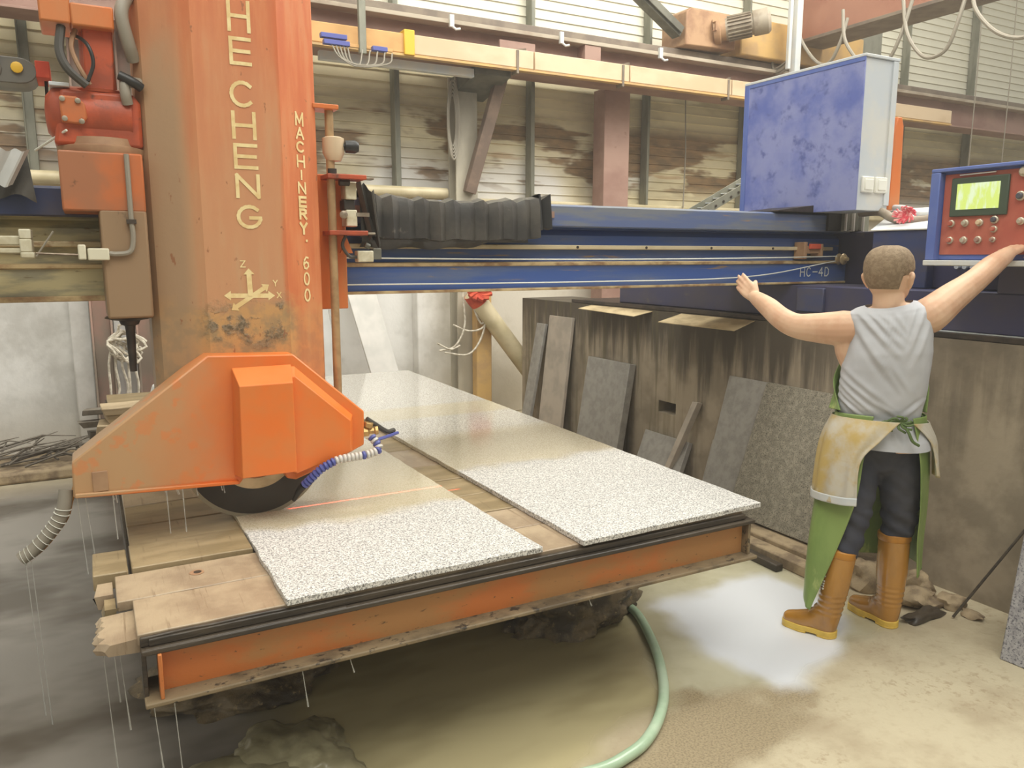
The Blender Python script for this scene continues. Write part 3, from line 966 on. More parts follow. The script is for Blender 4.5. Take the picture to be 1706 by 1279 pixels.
gd = thing('crane_girder', 'red-brown crane bridge girder running overhead towards the right', 'girder', (7.2, 4.4, 3.86))
MB().box(7.06, 7.34, 1.2, 6.43, 3.92, 4.7).build('box_web', M['girder'], gd, bevel=.006)
MB().box(6.98, 7.42, 1.2, 6.43, 3.885, 3.92).build('bottom_flange', M['rail_dark'], gd, bevel=.004)
tag(MB().box(6.70, 6.78, 6.16, 6.24, 3.45, 5.0).box(6.62, 6.66, 6.18, 6.22, 3.55, 5.0).build('drop_pipe', M['cab_grey'], bevel=.006),
    'pale vertical conduit pipe hanging at the left end of the crane girder', 'pipe')
fest = [([(6.8, 6.30, 4.08), (6.8, 6.15, 3.8), (6.8, 5.95, 3.58), (6.8, 5.80, 3.56), (6.8, 5.69, 3.72), (6.85, 5.66, 3.95)], 'first festoon cable loop, at the left end of the crane girder'),
        ([(6.85, 5.72, 4.04), (6.8, 5.64, 3.75), (6.8, 5.50, 3.54), (6.8, 5.35, 3.40), (6.8, 5.15, 3.42), (6.8, 5.02, 3.62), (6.85, 4.95, 3.96)], 'second festoon cable loop, dipping behind the blue cabinet top'),
        ([(6.85, 5.06, 4.0), (6.8, 4.96, 3.66), (6.8, 4.83, 3.45), (6.8, 4.70, 3.37), (6.8, 4.55, 3.42), (6.8, 4.46, 3.65), (6.85, 4.42, 3.95)], 'third festoon cable loop, the deep one right of the blue cabinet'),
        ([(6.85, 4.40, 3.95), (6.8, 4.33, 3.7), (6.8, 4.18, 3.50), (6.8, 4.02, 3.39), (6.8, 3.87, 3.36), (6.8, 3.72, 3.42), (6.85, 3.6, 3.8)], 'last festoon cable loop, running out of the top right corner')]
for p, lab in fest:
    tag(MB().tube(bez(p, 8), .017, 8).build('festoon_cable', M['cable_grey']), lab, 'cable', 'festoon cables under the crane girder')
wl_ = thing('wire_bundle', 'bundle of loose grey wires hanging beside the crane motor', 'wires', (6.8, 6.5, 3.5))
for k in range(7):
    a = rnd.uniform(-.15, .15)
    MB().tube(bez([(6.75, 6.72 + a * .4, 4.1 + a * .3), (6.75, 6.66 + a, 3.9), (6.75, 6.55 + a * .6, 3.62 + a * .3), (6.75, 6.38 + a * .5, 3.6 + a * .2), (6.78, 6.2, 3.75)]), .012 if k else .02, 6).build('wire', M['cable_grey'], wl_)

# thin pull cords
for (x, y, z0, z1, lab) in ((5.95, 6.97, 2.15, 3.36, 'thin pale cord hanging in front of the rust stains right of the red-brown column'),
                            (9.9, 6.2, 2.6, 5.2, 'thin dark wire hanging right of the blue cabinet'),
                            (10.6, 6.2, 2.4, 5.4, 'thin wire hanging above the control panel')):
    tag(MB().tube([(x, y, z0), (x + .01, y, (z0 + z1) / 2), (x - .02, y, z1)], .007, 6).build('hanging_wire', M['cable_grey']), lab, 'wire')

# coil of cable on the grey column
cc = MB()
for k in range(5):
    r = .09 + .012 * k
    cc.tube([(3.03 + r * .42 * math.sin(2 * PI * i / 24), 6.74 - .006 * k, 2.83 + r * 2.5 * math.cos(2 * PI * i / 24)) for i in range(25)], .009, 6)
tag(cc.build('cable_coil', M['cable_grey']), 'long coil of grey cable hung on the braced grey column', 'cable')


# ------------------------------------------------------------ gantry bridge
BXL, BXR = -2.2, 4.12
g = thing('gantry_beam', 'long blue bridge beam of the stone saw with white HC-4D lettering', 'machine beam', (2.0, 3.4, 1.455))
prof = [(3.30, 1.458), (3.30, 1.572), (3.29, 1.576), (3.29, 1.588), (3.36, 1.592), (3.36, 1.72), (3.40, 1.75), (3.40, 1.758), (3.29, 1.758),
        (3.28, 1.764), (3.28, 1.856), (3.30, 1.866), (3.78, 1.866), (3.78, 1.458)]


def beam_piece(x0, x1, m):
    mb = MB()
    n = len(prof)
    vs = [(x0, a, b) for a, b in prof] + [(x1, a, b) for a, b in prof]
    for i in range(n):
        j = (i + 1) % n
        mi = 0
        if i in (1, 2, 3):
            mi = 1
        if i in (8, 9, 10):
            mi = 2
        if i == 13:
            mi = 1
        mb.add([vs[i], vs[j], vs[n + j], vs[n + i]], [(0, 1, 2, 3)], mi)
    mb.add(vs, [tuple(range(n))[::-1], tuple(range(n, 2 * n))], 0)
    bm_ = mb.build('beam_section', m, g, smooth=0)
    return bm_


beam_piece(.9, BXR, [M['blue'], M['rust_edge'], M['grey_blue']])
o = beam_piece(BXL, .9, [M['beam_left'], M['rust_edge'], M['blue_dark']])
o['label'] = 'dirty yellow-grey left length of the beam'
MB().box(.9, BXR, 3.292, 3.30, 1.455, 1.468).build('lower_lip', M['rust_edge'], g, bevel=.003)
MB().box(BXL, .9, 3.285, 3.30, 1.455, 1.475).build('lower_lip', M['rust_edge'], g, bevel=.003)
gr = MB().box(BXL, 4.03, 3.325, 3.362, 1.651, 1.673).build('guide_rail', M['cream_steel'], g, bevel=.004)
for x in (2.17, 2.60, 3.05, 3.52):
    MB().lathe([(.007, 0), (.007, .004)], (x, 3.326, 1.662), (0, -1, 0), 10).build('bolt', M['dark_steel'], gr)
MB().box(.92, 2.0, 3.27, 3.279, 1.80, 1.83).build('touch_up', M['primer'], g)
MB().tube(sag((.95, 3.27, 1.612), (4.0, 3.27, 1.617), .012), .0035, 6).build('pull_wire', M['wire_white'], g)
MB().tube(bez([(.95, 3.28, 1.498), (2.2, 3.28, 1.492), (3.28, 3.28, 1.503), (4.0, 3.28, 1.588)], 8), .0035, 6).build('pull_wire', M['wire_white'], g)
MB().lathe([(.03, 0), (.034, .005), (.026, .015), (.026, .03), (.034, .04), (.03, .045), (.012, .05), (.012, .07)], (4.05, 3.30, 1.60), (0, -1, 0), 20).build('pulley', M['hub'], g)
st = MB().box(3.72, 3.745, 3.27, 3.35, 1.60, 1.70).box(3.86, 3.88, 3.27, 3.35, 1.61, 1.69).box(3.73, 3.87, 3.285, 3.35, 1.632, 1.678).build('end_stop', M['gearbox'], g, bevel=.004)
MB().box(3.77, 3.86, 3.27, 3.285, 1.66, 1.69).build('stop_pad', M['red_cloth'], st, bevel=.003)
# lettering
mb = MB()
for k, ch in enumerate('HC-4D'):
    letter(mb, ch, (3.725 + .052 * k, 3.2985, 1.497), (1, 0, 0), (0, 0, 1), .040 if ch != '-' else .044, .056, .0062)
mb.build('lettering', M['wire_white'], g, smooth=0)

# pleated black bellows over the top rail
def bellows(name, x0, x1, n, y0, zt, zb, m, skirt=None):
    loops = []
    cols = []
    for i in range(n * 2 + 1):
        x = x0 + (x1 - x0) * i / (n * 2)
        e = 0 if i % 2 else 1
        sg = -.025 * math.sin(PI * i / (n * 2)) + .006 * math.sin(i * 1.7)
        yy = y0 - .018 * e + .004 * math.sin(i * 2.3)
        top = zt + sg + .008 * e
        lo = zb + sg * .4 + .004 * math.sin(i * 1.1)
        loops.append([(x, 3.5, top - .02), (x, y0 + .05, top), (x, yy + .01, top - .012), (x, yy - .004 * e, top - .05), (x, yy - .008 * e, lo + .07), (x, yy - .012 * e, lo), (x, yy + .02, lo - .004)])
    return MB().loft(loops, False, False)


bl = bellows('bellows', 1.02, 1.885, 12, 3.235, 1.888, 1.70, None).build('bellows', M['black_rubber'], g, smooth=28)
bl['label'] = 'black pleated bellows cover'
MB().loft([[(x, 3.262 - .006 * math.sin(x * 37), 1.72), (x, 3.268 + .006 * math.sin(x * 23), 1.68), (x, 3.30, 1.652 + .055 * sstep(1.45, 1.9, x) + .006 * math.sin(x * 31))] for x in [1.04 + .03 * i for i in range(28)]], False, False).build('skirt', M['black_rubber'], bl)
MB().loft([[(1.885, 3.5, 1.88), (1.885, 3.225, 1.905), (1.885, 3.20, 1.74), (1.885, 3.24, 1.735)], [(1.895, 3.5, 1.88), (1.895, 3.225, 1.905), (1.895, 3.20, 1.74), (1.895, 3.24, 1.735)],
           [(1.91, 3.5, 1.87), (1.912, 3.25, 1.878), (1.912, 3.24, 1.75), (1.912, 3.25, 1.745)], [(1.945, 3.5, 1.885), (1.95, 3.225, 1.907), (1.95, 3.205, 1.745), (1.945, 3.24, 1.74)]], False, False).build('end_fold', M['black'], bl, smooth=20)
# crumpled raised bunch at its left end
MB().grid(lambda u, v: (1.0 + .06 * v + .075 * u * (1 - .4 * v), 3.20 - .02 * math.sin(u * 9) + .02 * v, 1.925 - .23 * v - .06 * abs(u - .25) + .012 * math.sin(u * 14)), 12, 8).build('end_bunch', M['black_rubber'], bl, smooth=30)

# right-hand end: thin black plate and pleated grey end pack
MB().hexa([(3.47, 3.25, 1.868), (4.06, 3.25, 1.868), (4.06, 3.6, 1.868), (3.47, 3.6, 1.868), (3.47, 3.25, 1.876), (4.06, 3.25, 1.945), (4.06, 3.6, 1.945), (3.47, 3.6, 1.876)]).build('cover_plate', M['dark_steel'], g, bevel=.002)
MB().box(3.90, 4.02, 3.262, 3.55, 1.765, 1.945).build('end_dark_box', M['dark_steel'], g, bevel=.004).name = 'end_box'  # dark steel box between the cover plate and the end bellows
mb = MB()
loops = []
for i in range(9):
    x = 4.01 + .02 * i
    e = .012 if i % 2 else 0
    loops.append([(x, 3.5, 1.765 + e), (x, 3.24 + e, 1.768 + e), (x, 3.24 + e, 1.945 - e), (x, 3.5, 1.945 - e)])
pk = mb.loft(loops, True, True).build('end_bellows', M['galv'], g, smooth=0)
for x in (4.015, 4.085, 4.17):
    MB().box(x - .004, x + .004, 3.228, 3.5, 1.765, 1.95).build('pleat_frame', M['white_bead'], pk)

# ---- end carriage along the wall
ec = thing('end_carriage', 'dark navy end carriage of the saw on top of the right wall', 'machine', (3.9, 2.6, 1.232))
MB().box(3.66, 4.1, .6, 5.0, 1.26, 1.452).build('carriage_box', M['blue_navy'], ec, bevel=.008)
MB().box(3.60, 4.16, .6, 5.6, 1.232, 1.26).build('track_plate', M['dark_steel'], ec, bevel=.004)
MB().box(3.62, 3.66, .6, 2.75, 1.25, 1.262).build('edge_strip', M['cab_grey'], ec)
MB().box(4.13, 4.5, 2.86, 3.8, 1.262, 1.764).build('end_post', M['blue_navy'], ec, bevel=.006)
MB().box(3.86, 4.5, .6, 2.86, 1.452, 1.75).build('drive_housing', M['blue_navy'], ec, bevel=.008)
MB().box(3.80, 3.86, 2.55, 2.88, 1.452, 1.752).build('housing_front', M['blue_dark'], ec, bevel=.006)
MB().box(3.80, 3.86, .6, 2.3, 1.555, 1.575).build('ledge_strip', M['cab_grey'], ec, bevel=.003)
for k in range(3):
    MB().lathe([(.012, 0), (.012, .02)], (3.86, 2.42 - .04 * k, 1.566), (-1, 0, 0), 12).build('bolt', M['cab_grey'], ec)
MB().lathe([(.015, 0), (.018, .01), (.006, .02)], (3.86, 2.55, 1.66), (-1, 0, 0), 14).build('bolt', M['gearbox'], ec)
MB().box(3.64, 3.68, 3.05, 3.24, 1.30, 1.44).build('side_block', M['blue_dark'], ec, bevel=.006)
MB().hexa([(3.79, 2.50, 1.753), (3.79, 2.89, 1.753), (4.45, 3.22, 1.90), (4.45, 2.5, 1.90), (3.79, 2.50, 1.759), (3.79, 2.89, 1.759), (4.45, 3.22, 1.906), (4.45, 2.5, 1.906)]).build('sloping_cover', M['cab_grey'], ec, bevel=.002)
MB().tube(bez([(4.05, 3.16, 1.87), (3.98, 2.98, 1.865), (3.95, 2.86, 1.82), (4.0, 2.74, 1.81), (4.08, 2.66, 1.84), (4.2, 2.5, 1.88)], 10), .024, 12).build('flexible_hose', M['motor_grey'], ec)
MB().tube(bez([(4.2, 3.10, 1.9), (4.1, 2.92, 1.885), (4.1, 2.80, 1.85), (4.2, 2.66, 1.875), (4.3, 2.52, 1.905)], 10), .017, 12).build('flexible_hose', M['cab_grey'], ec)
rb = MB()
for k in range(16):
    a = k * 2.4
    c0 = Vector((3.93, 2.775, 1.845))
    rb.tube(bez([c0, c0 + Vector((-.02, .035 * math.cos(a), .03 * math.sin(a))), c0 + Vector((-.03, .07 * math.cos(a + .5), .045 * math.sin(a + .5) - .008))], 4), .006, 5)
tag(rb.build('ribbon', M['pink_cloth']), 'red and white ribbon knot tied to the hoses beside the cabinet', 'ribbon')

# ---- electrical cabinet
cab = thing('electrical_cabinet', 'tall faded blue electrical cabinet with a pale grey narrow side', 'cabinet', (3.88, 3.4, 1.90))
MB().box(3.757, 4.02, 2.97, 3.83, 1.868, 2.672).build('body', M['cab_grey'], cab, bevel=.004)
MB().box(3.75, 3.758, 2.964, 3.835, 1.868, 2.68).build('door', M['blue_cab'], cab, bevel=.003)
mb = MB().box(3.747, 3.752, 3.80, 3.84, 1.868, 2.68).box(3.747, 3.752, 2.964, 3.80, 2.65, 2.68)
mb.build('door_edge', M['blue_rim'], cab, bevel=.003)
MB().box(3.745, 4.03, 2.96, 3.84, 2.672, 2.688).build('top', M['cab_grey'], cab, bevel=.003)
for x in (3.785, 3.895):
    s_ = MB().box(x, x + .095, 2.955, 2.972, 1.965, 2.052).build('switch_box', M['switch'], cab, bevel=.006)
    MB().box(x + .015, x + .08, 2.950, 2.957, 1.98, 2.037).build('rocker', M['switch'], s_, bevel=.003)
MB().box(3.98, 4.022, 2.962, 2.972, 1.90, 2.67).build('edge_strip', M['cab_grey'], cab)
tag(MB().prism([(4.10, 1.88), (4.20, 1.88), (4.185, 2.35), (4.165, 2.40), (4.13, 2.40), (4.115, 2.35)], 'y', 3.02, 3.08).build('orange_bracket', M['orange'], bevel=.006),
    'upright orange bracket plate behind the blue cabinet', 'bracket')
tr_ = thing('cable_tray', 'perforated grey cable tray sloping up to the blue cabinet', 'cable tray', (4.25, 4.5, 1.88))
for y in (4.45, 4.60):
    mb = MB().bar((3.98, y, 1.93), (4.62, y, 2.24), .012, .06, up=(0, 0, 1))
    mb.build('side_rail', M['galv'], tr_)
mb = MB()
for k in range(9):
    t = k / 8
    mb.bar((4.0 + .6 * t, 4.45, 1.935 + .3 * t), (4.0 + .6 * t, 4.60, 1.935 + .3 * t), .03, .006)
    mb.lathe([(.010, 0), (.010, .003)], (4.03 + .58 * t, 4.442, 1.945 + .282 * t), (0, -1, 0), 10, mi=1)
mb.build('rungs', [M['cab_grey'], M['dark_steel']], tr_)
MB().box(4.55, 4.6, 4.46, 4.59, 1.232, 2.2).build('support', M['galv_dark'], tr_, bevel=.003)

# ---- operator panel
PX = 3.5
pn = thing('control_panel', 'blue control box with a red face, glowing yellow screen and buttons', 'control panel', (3.6, 2.1, 1.56))
MB().box(PX + .006, PX + .2, 1.62, 2.325, 1.60, 2.0).build('housing', M['blue_rim'], pn, bevel=.006)
MB().box(PX - .03, PX + .21, 1.60, 2.345, 1.995, 2.012).box(PX - .03, PX + .01, 2.30, 2.345, 1.60, 1.995).build('hood', M['blue_rim'], pn, bevel=.004)
MB().box(PX, PX + .008, 1.65, 2.295, 1.625, 1.985).build('face_plate', M['panel_red'], pn, bevel=.002)
sc_ = MB().box(PX - .012, PX + .002, 2.0, 2.255, 1.795, 1.965).build('screen_bezel', M['bezel'], pn, bevel=.004)
MB().box(PX - .0145, PX - .011, 2.035, 2.225, 1.825, 1.938).build('screen', M['screen'], sc_)
MB().tube([(PX - .01, 2.22, 1.977), (PX - .01, 2.06, 1.979)], .003, 6).build('trim_line', M['cab_grey'], pn)


def button(y, z, r=.016, m='btn', lab=None):
    b_ = MB().lathe([(r, 0), (r, .008), (r * .8, .01), (r * .78, .012)], (PX, y, z), (-1, 0, 0), 16).build('button_ring', M['btn'], pn)
    MB().lathe([(r * .68, .008), (r * .68, .02), (r * .5, .024)], (PX, y, z), (-1, 0, 0), 14).build('button_cap', M[m], b_)


for k, y in enumerate((2.245, 2.18, 2.115)):
    button(y, 1.765, m=('panel_red', 'btn', 'conductor_c')[k])
    button(y, 1.69, m=('panel_red', 'btn', 'primer')[k])
button(2.05, 1.775, .017, 'btn_dark')
button(2.05, 1.735, .015, 'panel_red')
button(2.05, 1.69, .012, 'primer')
button(1.945, 1.97, .022, 'btn')
button(1.95, 1.87, .02, 'btn_dark')
button(1.86, 1.97, .02, 'btn')
button(1.86, 1.87, .02, 'panel_red')
button(1.94, 1.765, .016, 'btn')
MB().box(PX - .05, PX + .2, 1.62, 2.34, 1.575, 1.60).build('tray', M['cab_grey'], pn, bevel=.004)
MB().box(PX + .15, PX + .30, 1.95, 2.1, 1.45, 1.58).box(PX + .15, 3.87, 1.95, 2.1, 1.60, 1.68).build('bracket', M['blue_navy'], pn, bevel=.006)

# ------------------------------------------------------------ saw head
hd = thing('saw_head', 'orange vertical saw head with HE CHENG lettering, blade guard and round blade', 'stone saw', (.5, 3.1, .66))
cp = [(.197, 3.26), (.197, 3.12), (.222, 3.075), (.375, 2.985), (.663, 2.985), (.812, 3.07), (.812, 3.26)]
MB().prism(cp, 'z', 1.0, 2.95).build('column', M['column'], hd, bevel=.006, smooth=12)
MB().box(.28, .73, 3.0, 3.2, .88, 1.05).build('spindle_block', M['dark_steel'], hd, bevel=.01)
mb = MB()
for ch, x, z, wd, ht in (('H', .495, 2.387, .078, .108), ('E', .496, 2.278, .076, .094), ('C', .490, 2.137, .084, .090), ('H', .491, 2.027, .084, .098),
                         ('E', .492, 1.925, .084, .089), ('N', .493, 1.823, .085, .087), ('G', .491, 1.716, .090, .085)):
    letter(mb, ch, (x, 2.9845, z), (1, 0, 0), (0, 0, 1), wd, ht, .0125)
mb.build('lettering', M['letter'], hd, smooth=0)
# small lettering and number on the right facet
fu = Vector((.149, .085, 0)).normalized()
fn = Vector((fu.y, -fu.x, 0))


def onr(x, z):
    t = (x - .663) / .149
    return Vector((x, 2.985 + .085 * t, z)) + fn * .0008


mb = MB()
zz = [(2.095, 2.146), (2.047, 2.092), (2.0, 2.041), (1.945, 1.992), (1.9, 1.938), (1.849, 1.894), (1.799, 1.842), (1.754, 1.797), (1.699, 1.746)]
for ch, (z, z1) in zip('MACHINERY', zz):
    bw = .010 if ch in 'ERY' else .0075
    letter(mb, ch, onr(.721, z), fu, (0, 0, 1), .040, z1 - z, bw)
mb.build('lettering', M['letter'], hd, smooth=0)
mb = MB()
letter(mb, '.', onr(.742, 1.672), fu, (0, 0, 1), .016, .012, .009)
mb.build('lettering', M['letter'], hd, smooth=0)
mb = MB()
for ch, z in zip('600', (1.568, 1.508, 1.446)):
    letter(mb, ch, onr(.729, z), fu, (0, 0, 1), .031, .050, .0068)
mb.build('number', M['letter'], hd, smooth=0)
# axis arrows
mb = MB()


def arrow(a, b, wd, head, both=False):
    a = Vector(a)
    b = Vector(b)
    d = (b - a).normalized()
    n = Vector((0, -1, 0))
    s = d.cross(n)
    a2 = a + d * head if both else a
    s2 = s * wd / 2
    b2 = b - d * head
    LAYER[0] = (LAYER[0] + 1) % 12
    e = n * (.0006 + .00012 * LAYER[0])
    mb.add([a2 - s2 + e, a2 + s2 + e, b2 + s2 + e, b2 - s2 + e], [(0, 1, 2, 3)])
    for tip, dd in ([(b, d)] + ([(a, -d)] if both else [])):
        base = tip - dd * head
        mb.add([base + s * wd * 1.1 + e, base - s * wd * 1.1 + e, tip + e], [(0, 1, 2)])


YF = 2.9845
arrow((.524, YF, 1.475), (.522, YF, 1.575), .018, .022)
arrow((.432, YF, 1.478), (.612, YF, 1.474), .016, .024, True)
arrow((.455, YF, 1.425), (.592, YF, 1.515), .016, .022, True)
letter(mb, 'Z', (.493, YF, 1.578), (1, 0, 0), (0, 0, 1), .020, .026, .004)
letter(mb, 'Y', (.606, YF, 1.508), (1, 0, 0), (0, 0, 1), .018, .024, .004)
letter(mb, 'X', (.618, YF, 1.464), (1, 0, 0), (0, 0, 1), .018, .024, .004)
mb.build('axis_mark', M['letter'], hd, smooth=0)

# blade guard
GY = 2.90
out = [(-.090, .944), (-.095, .822), (-.045, .819), (.437, .796), (.462, .830), (.596, .829), (.606, .794), (.640, .784), (.762, .826), (.909, .888), (.913, 1.022), (.650, 1.262), (.352, 1.274)]
gd_ = MB().prism(out, 'y', GY, 3.045).build('blade_guard', M['guard'], hd, bevel=.006)
# raised face: flat middle, right facet sloping back, bevelled top and side
for nm, B, T, yt in (('centre_box', [(.418, .832), (.640, .832), (.640, 1.226), (.430, 1.226)], [(.432, .842), (.622, .842), (.622, 1.172), (.438, 1.172)], 2.80),
                     ('side_facet', [(.60, .832), (.640, .806), (.862, .868), (.866, 1.014), (.652, 1.218), (.60, 1.222)], [(.60, .842), (.634, .824), (.838, .884), (.841, 1.002), (.640, 1.186), (.60, 1.19)], 2.842)):
    MB().loft([[(q[0], GY, q[1]) for q in B], [(q[0], yt, q[1]) for q in T]]).build(nm, M['guard'], gd_, smooth=0, bevel=.003)
MB().prism([(-.09, .824), (-.045, .821), (.435, .799), (.432, .812), (-.088, .838)], 'y', GY - .014, GY).build('bottom_rim', M['guard'], gd_, bevel=.003)
MB().box(-.035, .012, GY - .006, GY + .001, .835, .905).build('patch', M['gearbox'], gd_, bevel=.002)
# blade
BC = Vector((.51, 2.972, .905))
R_ = .262
bl_ = MB().lathe([(R_, -.004), (R_, .004)], BC, (0, -1, 0), 96).build('saw_blade', M['blade'], hd, smooth=30)
n = 72
vs = []
loopa = [(BC.x + R_ * math.cos(2 * PI * k / n), BC.z + R_ * math.sin(2 * PI * k / n)) for k in range(n)]
mb = MB()
mb.loft([[(x, BC.y + dy, z) for x, z in [(BC.x + r * math.cos(2 * PI * k / n), BC.z + r * math.sin(2 * PI * k / n)) for k in range(n)]] for r, dy in ((R_ - .012, -.0055), (R_ + .002, -.0055), (R_ + .002, .0055), (R_ - .012, .0055))], False)
mb.build('blade_rim', M['blade_rim'], bl_)
MB().lathe([(.152, .004), (.15, .018), (.11, .02), (.10, .012), (.06, .012), (.055, .04), (.03, .045)], BC, (0, -1, 0), 48).build('hub_flange', M['hub'], bl_)

# coolant nozzle with segmented hose
nz_ = MB()
path = bez([(.925, 2.86, .93), (.945, 2.83, .885), (.90, 2.82, .870), (.84, 2.82, .866), (.78, 2.82, .862), (.72, 2.82, .838), (.685, 2.83, .806), (.655, 2.85, .772)], 10)
tot = [0]
for a, b in zip(path[:-1], path[1:]):
    tot.append(tot[-1] + (b - a).length)
hose = thing
seg = 26
hroot = MB().tube(path, .010, 10).build('coolant_hose', M['blue_bead'], hd)
for k in range(seg):
    s0 = tot[-1] * (k + .5) / seg
    i = max(j for j in range(len(tot)) if tot[j] <= s0)
    i = min(i, len(path) - 2)
    t = (s0 - tot[i]) / max(1e-6, tot[i + 1] - tot[i])
    p = path[i].lerp(path[i + 1], t)
    d = (path[i + 1] - path[i]).normalized()
    white = (5 <= k <= 7) or (10 <= k <= 15)
    MB().lathe([(.009, -.008), (.0165, -.005), (.0165, .003), (.011, .007)], p, d, 12).build('hose_segment', M['white_bead'] if (white or k % 2) and k < 17 else M['blue_bead'], hroot)
MB().tube([(.655, 2.85, .772), (.640, 2.87, .745), (.625, 2.89, .708)], [.014, .012, .007], 10).build('nozzle', M['black'], hroot)
MB().lathe([(.016, 0), (.022, .005), (.022, .025), (.014, .03), (.014, .05), (.019, .052), (.019, .065)], (.909, 2.93, .935), (1, -.2, .05), 6).lathe([(.02, 0), (.02, .02)], (.93, 2.92, .955), (.3, -.2, 1), 8).build('fitting', M['brass'], hd, bevel=.002)
MB().tube(bez([(.93, 2.93, .985), (.97, 2.93, .955), (1.02, 2.95, .92), (1.06, 2.98, .915)], 6), .010, 8).build('feed_hose', M['cable_dark'], hd)
MB().tube(bez([(.95, 2.9, .90), (1.02, 2.93, .905), (1.08, 2.99, .90)], 6), .007, 8).build('feed_hose', M['blue_bead'], hd)
# water flap hanging from the left end
mb = MB().tube(bez([(-.088, 2.95, .85), (-.105, 2.95, .80), (-.12, 2.95, .75), (-.155, 2.95, .70), (-.20, 2.95, .650), (-.245, 2.95, .618)], 6), .016, 10, rb=.5)
fl_ = mb.build('end_strap', M['flap'], hd)
pth = bez([(-.115, 2.94, .845), (-.125, 2.93, .79), (-.145, 2.93, .745), (-.18, 2.93, .70), (-.225, 2.93, .655), (-.262, 2.93, .63)], 6)
MB().tube(pth, .022, 12).build('clear_hose', M['steel'], hd).data.materials[0] = M['cable_grey']
mb = MB()
for k in range(11):
    p = pth[min(len(pth) - 2, int(len(pth) * (.25 + .07 * k)))]
    d = (pth[min(len(pth) - 1, int(len(pth) * (.25 + .07 * k)) + 1)] - p).normalized()
    mb.lathe([(.0235, -.001), (.026, 0), (.0235, .001)], p, d + Vector((.2, 0, .3)), 14)
mb.build('hose_wire', M['wire_white'], hd)

# slide plate, rod and clamps on the right of the column
MB().box(.80, .945, 3.17, 3.26, 1.405, 1.94).build('slide_plate', M['orange'], hd, bevel=.004)
MB().tube([(.868, 3.10, 1.06), (.872, 3.10, 2.19)], .0165, 14).build('guide_rod', M['rod'], hd)
MB().box(.80, .90, 3.06, 3.16, 2.172, 2.19).build('rod_bracket', M['orange'], hd, bevel=.003)
MB().lathe([(.028, 0), (.042, .03), (.042, .085), (.03, .09)], (.885, 3.10, 1.985), (0, 0, 1), 18).build('clamp_collar', M['conductor_c'], hd)
MB().lathe([(.012, 0), (.012, .02), (.024, .024), (.026, .06), (.018, .075)], (.905, 3.09, 2.04), (1, -.2, 0), 10).build('knob', M['black'], hd)
for z, xr in ((1.915, 1.0), (1.70, 1.0)):
    MB().box(.845, xr, 3.05, 3.16, z, z + .018).build('clamp_arm', M['orange_motor'], hd, bevel=.003)
    MB().box(xr, xr + .04, 3.08, 3.12, z + .004, z + .012).build('arm_tip', M['steel'], hd, bevel=.002)
MB().lathe([(.02, 0), (.02, .022)], (.875, 3.10, 1.933), (0, 0, 1), 12).build('nut', M['dark_steel'], hd)
for z in (1.735, 1.84):
    MB().box(.925, .97, 3.09, 3.16, z, z + .065).build('clamp_block', M['limit'], hd, bevel=.004)
MB().box(.92, .965, 3.10, 3.16, 1.80, 1.84).build('switch_body', M['dark_steel'], hd, bevel=.004)
MB().tube([(.90, 3.09, 1.905), (.94, 3.09, 1.905)], .014, 8).build('pin', M['dark_steel'], hd)
MB().lathe([(.016, 0), (.016, .01), (.010, .014)], (.915, 3.09, 1.78), (-.4, -1, 0), 12).build('stud', M['steel'], hd)
MB().box(.965, 1.02, 3.09, 3.11, 1.775, 1.79).build('lever', M['steel'], hd)
sw = MB().box(.965, 1.03, 3.08, 3.13, 1.595, 1.64).build('limit_switch', M['limit'], hd, bevel=.004)
MB().box(1.03, 1.065, 3.085, 3.125, 1.605, 1.65).tube([(1.02, 3.1, 1.655), (1.0, 3.1, 1.665)], .012, 8).build('roller', M['galv_dark'], sw, bevel=.003)
MB().tube(bez([(.965, 3.10, 1.615), (.93, 3.09, 1.62), (.905, 3.09, 1.66), (.92, 3.09, 1.70)], 6), .007, 8).build('cable', M['cable_dark'], hd)
MB().prism([(.90, 1.63), (.95, 1.63), (.925, 1.695)], 'y', 3.10, 3.12).build('gusset', M['orange'], hd)

# feed drive on the left of the column
MB().box(-.052, .20, 3.02, 3.28, 1.768, 1.962).build('drive_box', M['orange_box'], hd, bevel=.006)
MB().box(.055, .20, 3.02, 3.28, 1.405, 1.775).build('drive_box', M['orange_dusty'], hd, bevel=.008)
MB().lathe([(.075, 0), (.08, .006), (.06, .012), (.035, .016), (.03, .03), (.018, .035), (.016, .05), (.012, .2)], (.125, 3.12, 1.407), (0, 0, -1), 20).build('screw_end', M['dark_steel'], hd)
MB().lathe([(.135, 0), (.14, .01), (.14, .03), (.12, .035), (.115, .06)], (.085, 3.16, 1.955), (0, 0, 1), 28).build('mounting_flange', M['gearbox'], hd)
mb = MB().lathe([(.02, -.13), (.06, -.125), (.09, -.10), (.098, -.06), (.098, .12), (.10, .13)], (.05, 3.16, 2.09), (1, 0, 0), 32)
mt = mb.build('gear_reducer', M['orange_motor'], hd)
MB().prism([(-.06, 1.985), (.21, 1.985), (.21, 2.135), (.19, 2.165), (-.03, 2.165)], 'y', 3.075, 3.24).build('reducer_casing', M['orange_motor'], mt, bevel=.012)
cv = MB().prism([(-.032, 2.055), (.03, 2.05), (.045, 2.075), (.04, 2.12), (.015, 2.14), (-.035, 2.14)], 'y', 3.055, 3.08).build('reducer_cover', M['orange_box'], mt, bevel=.006)
for x, z in ((-.025, 2.128), (.02, 2.125), (-.022, 2.066), (.027, 2.06)):
    MB().lathe([(.009, 0), (.009, .008), (.005, .009)], (x, 3.056, z), (0, -1, 0), 8).build('cover_bolt', M['steel'], mt)
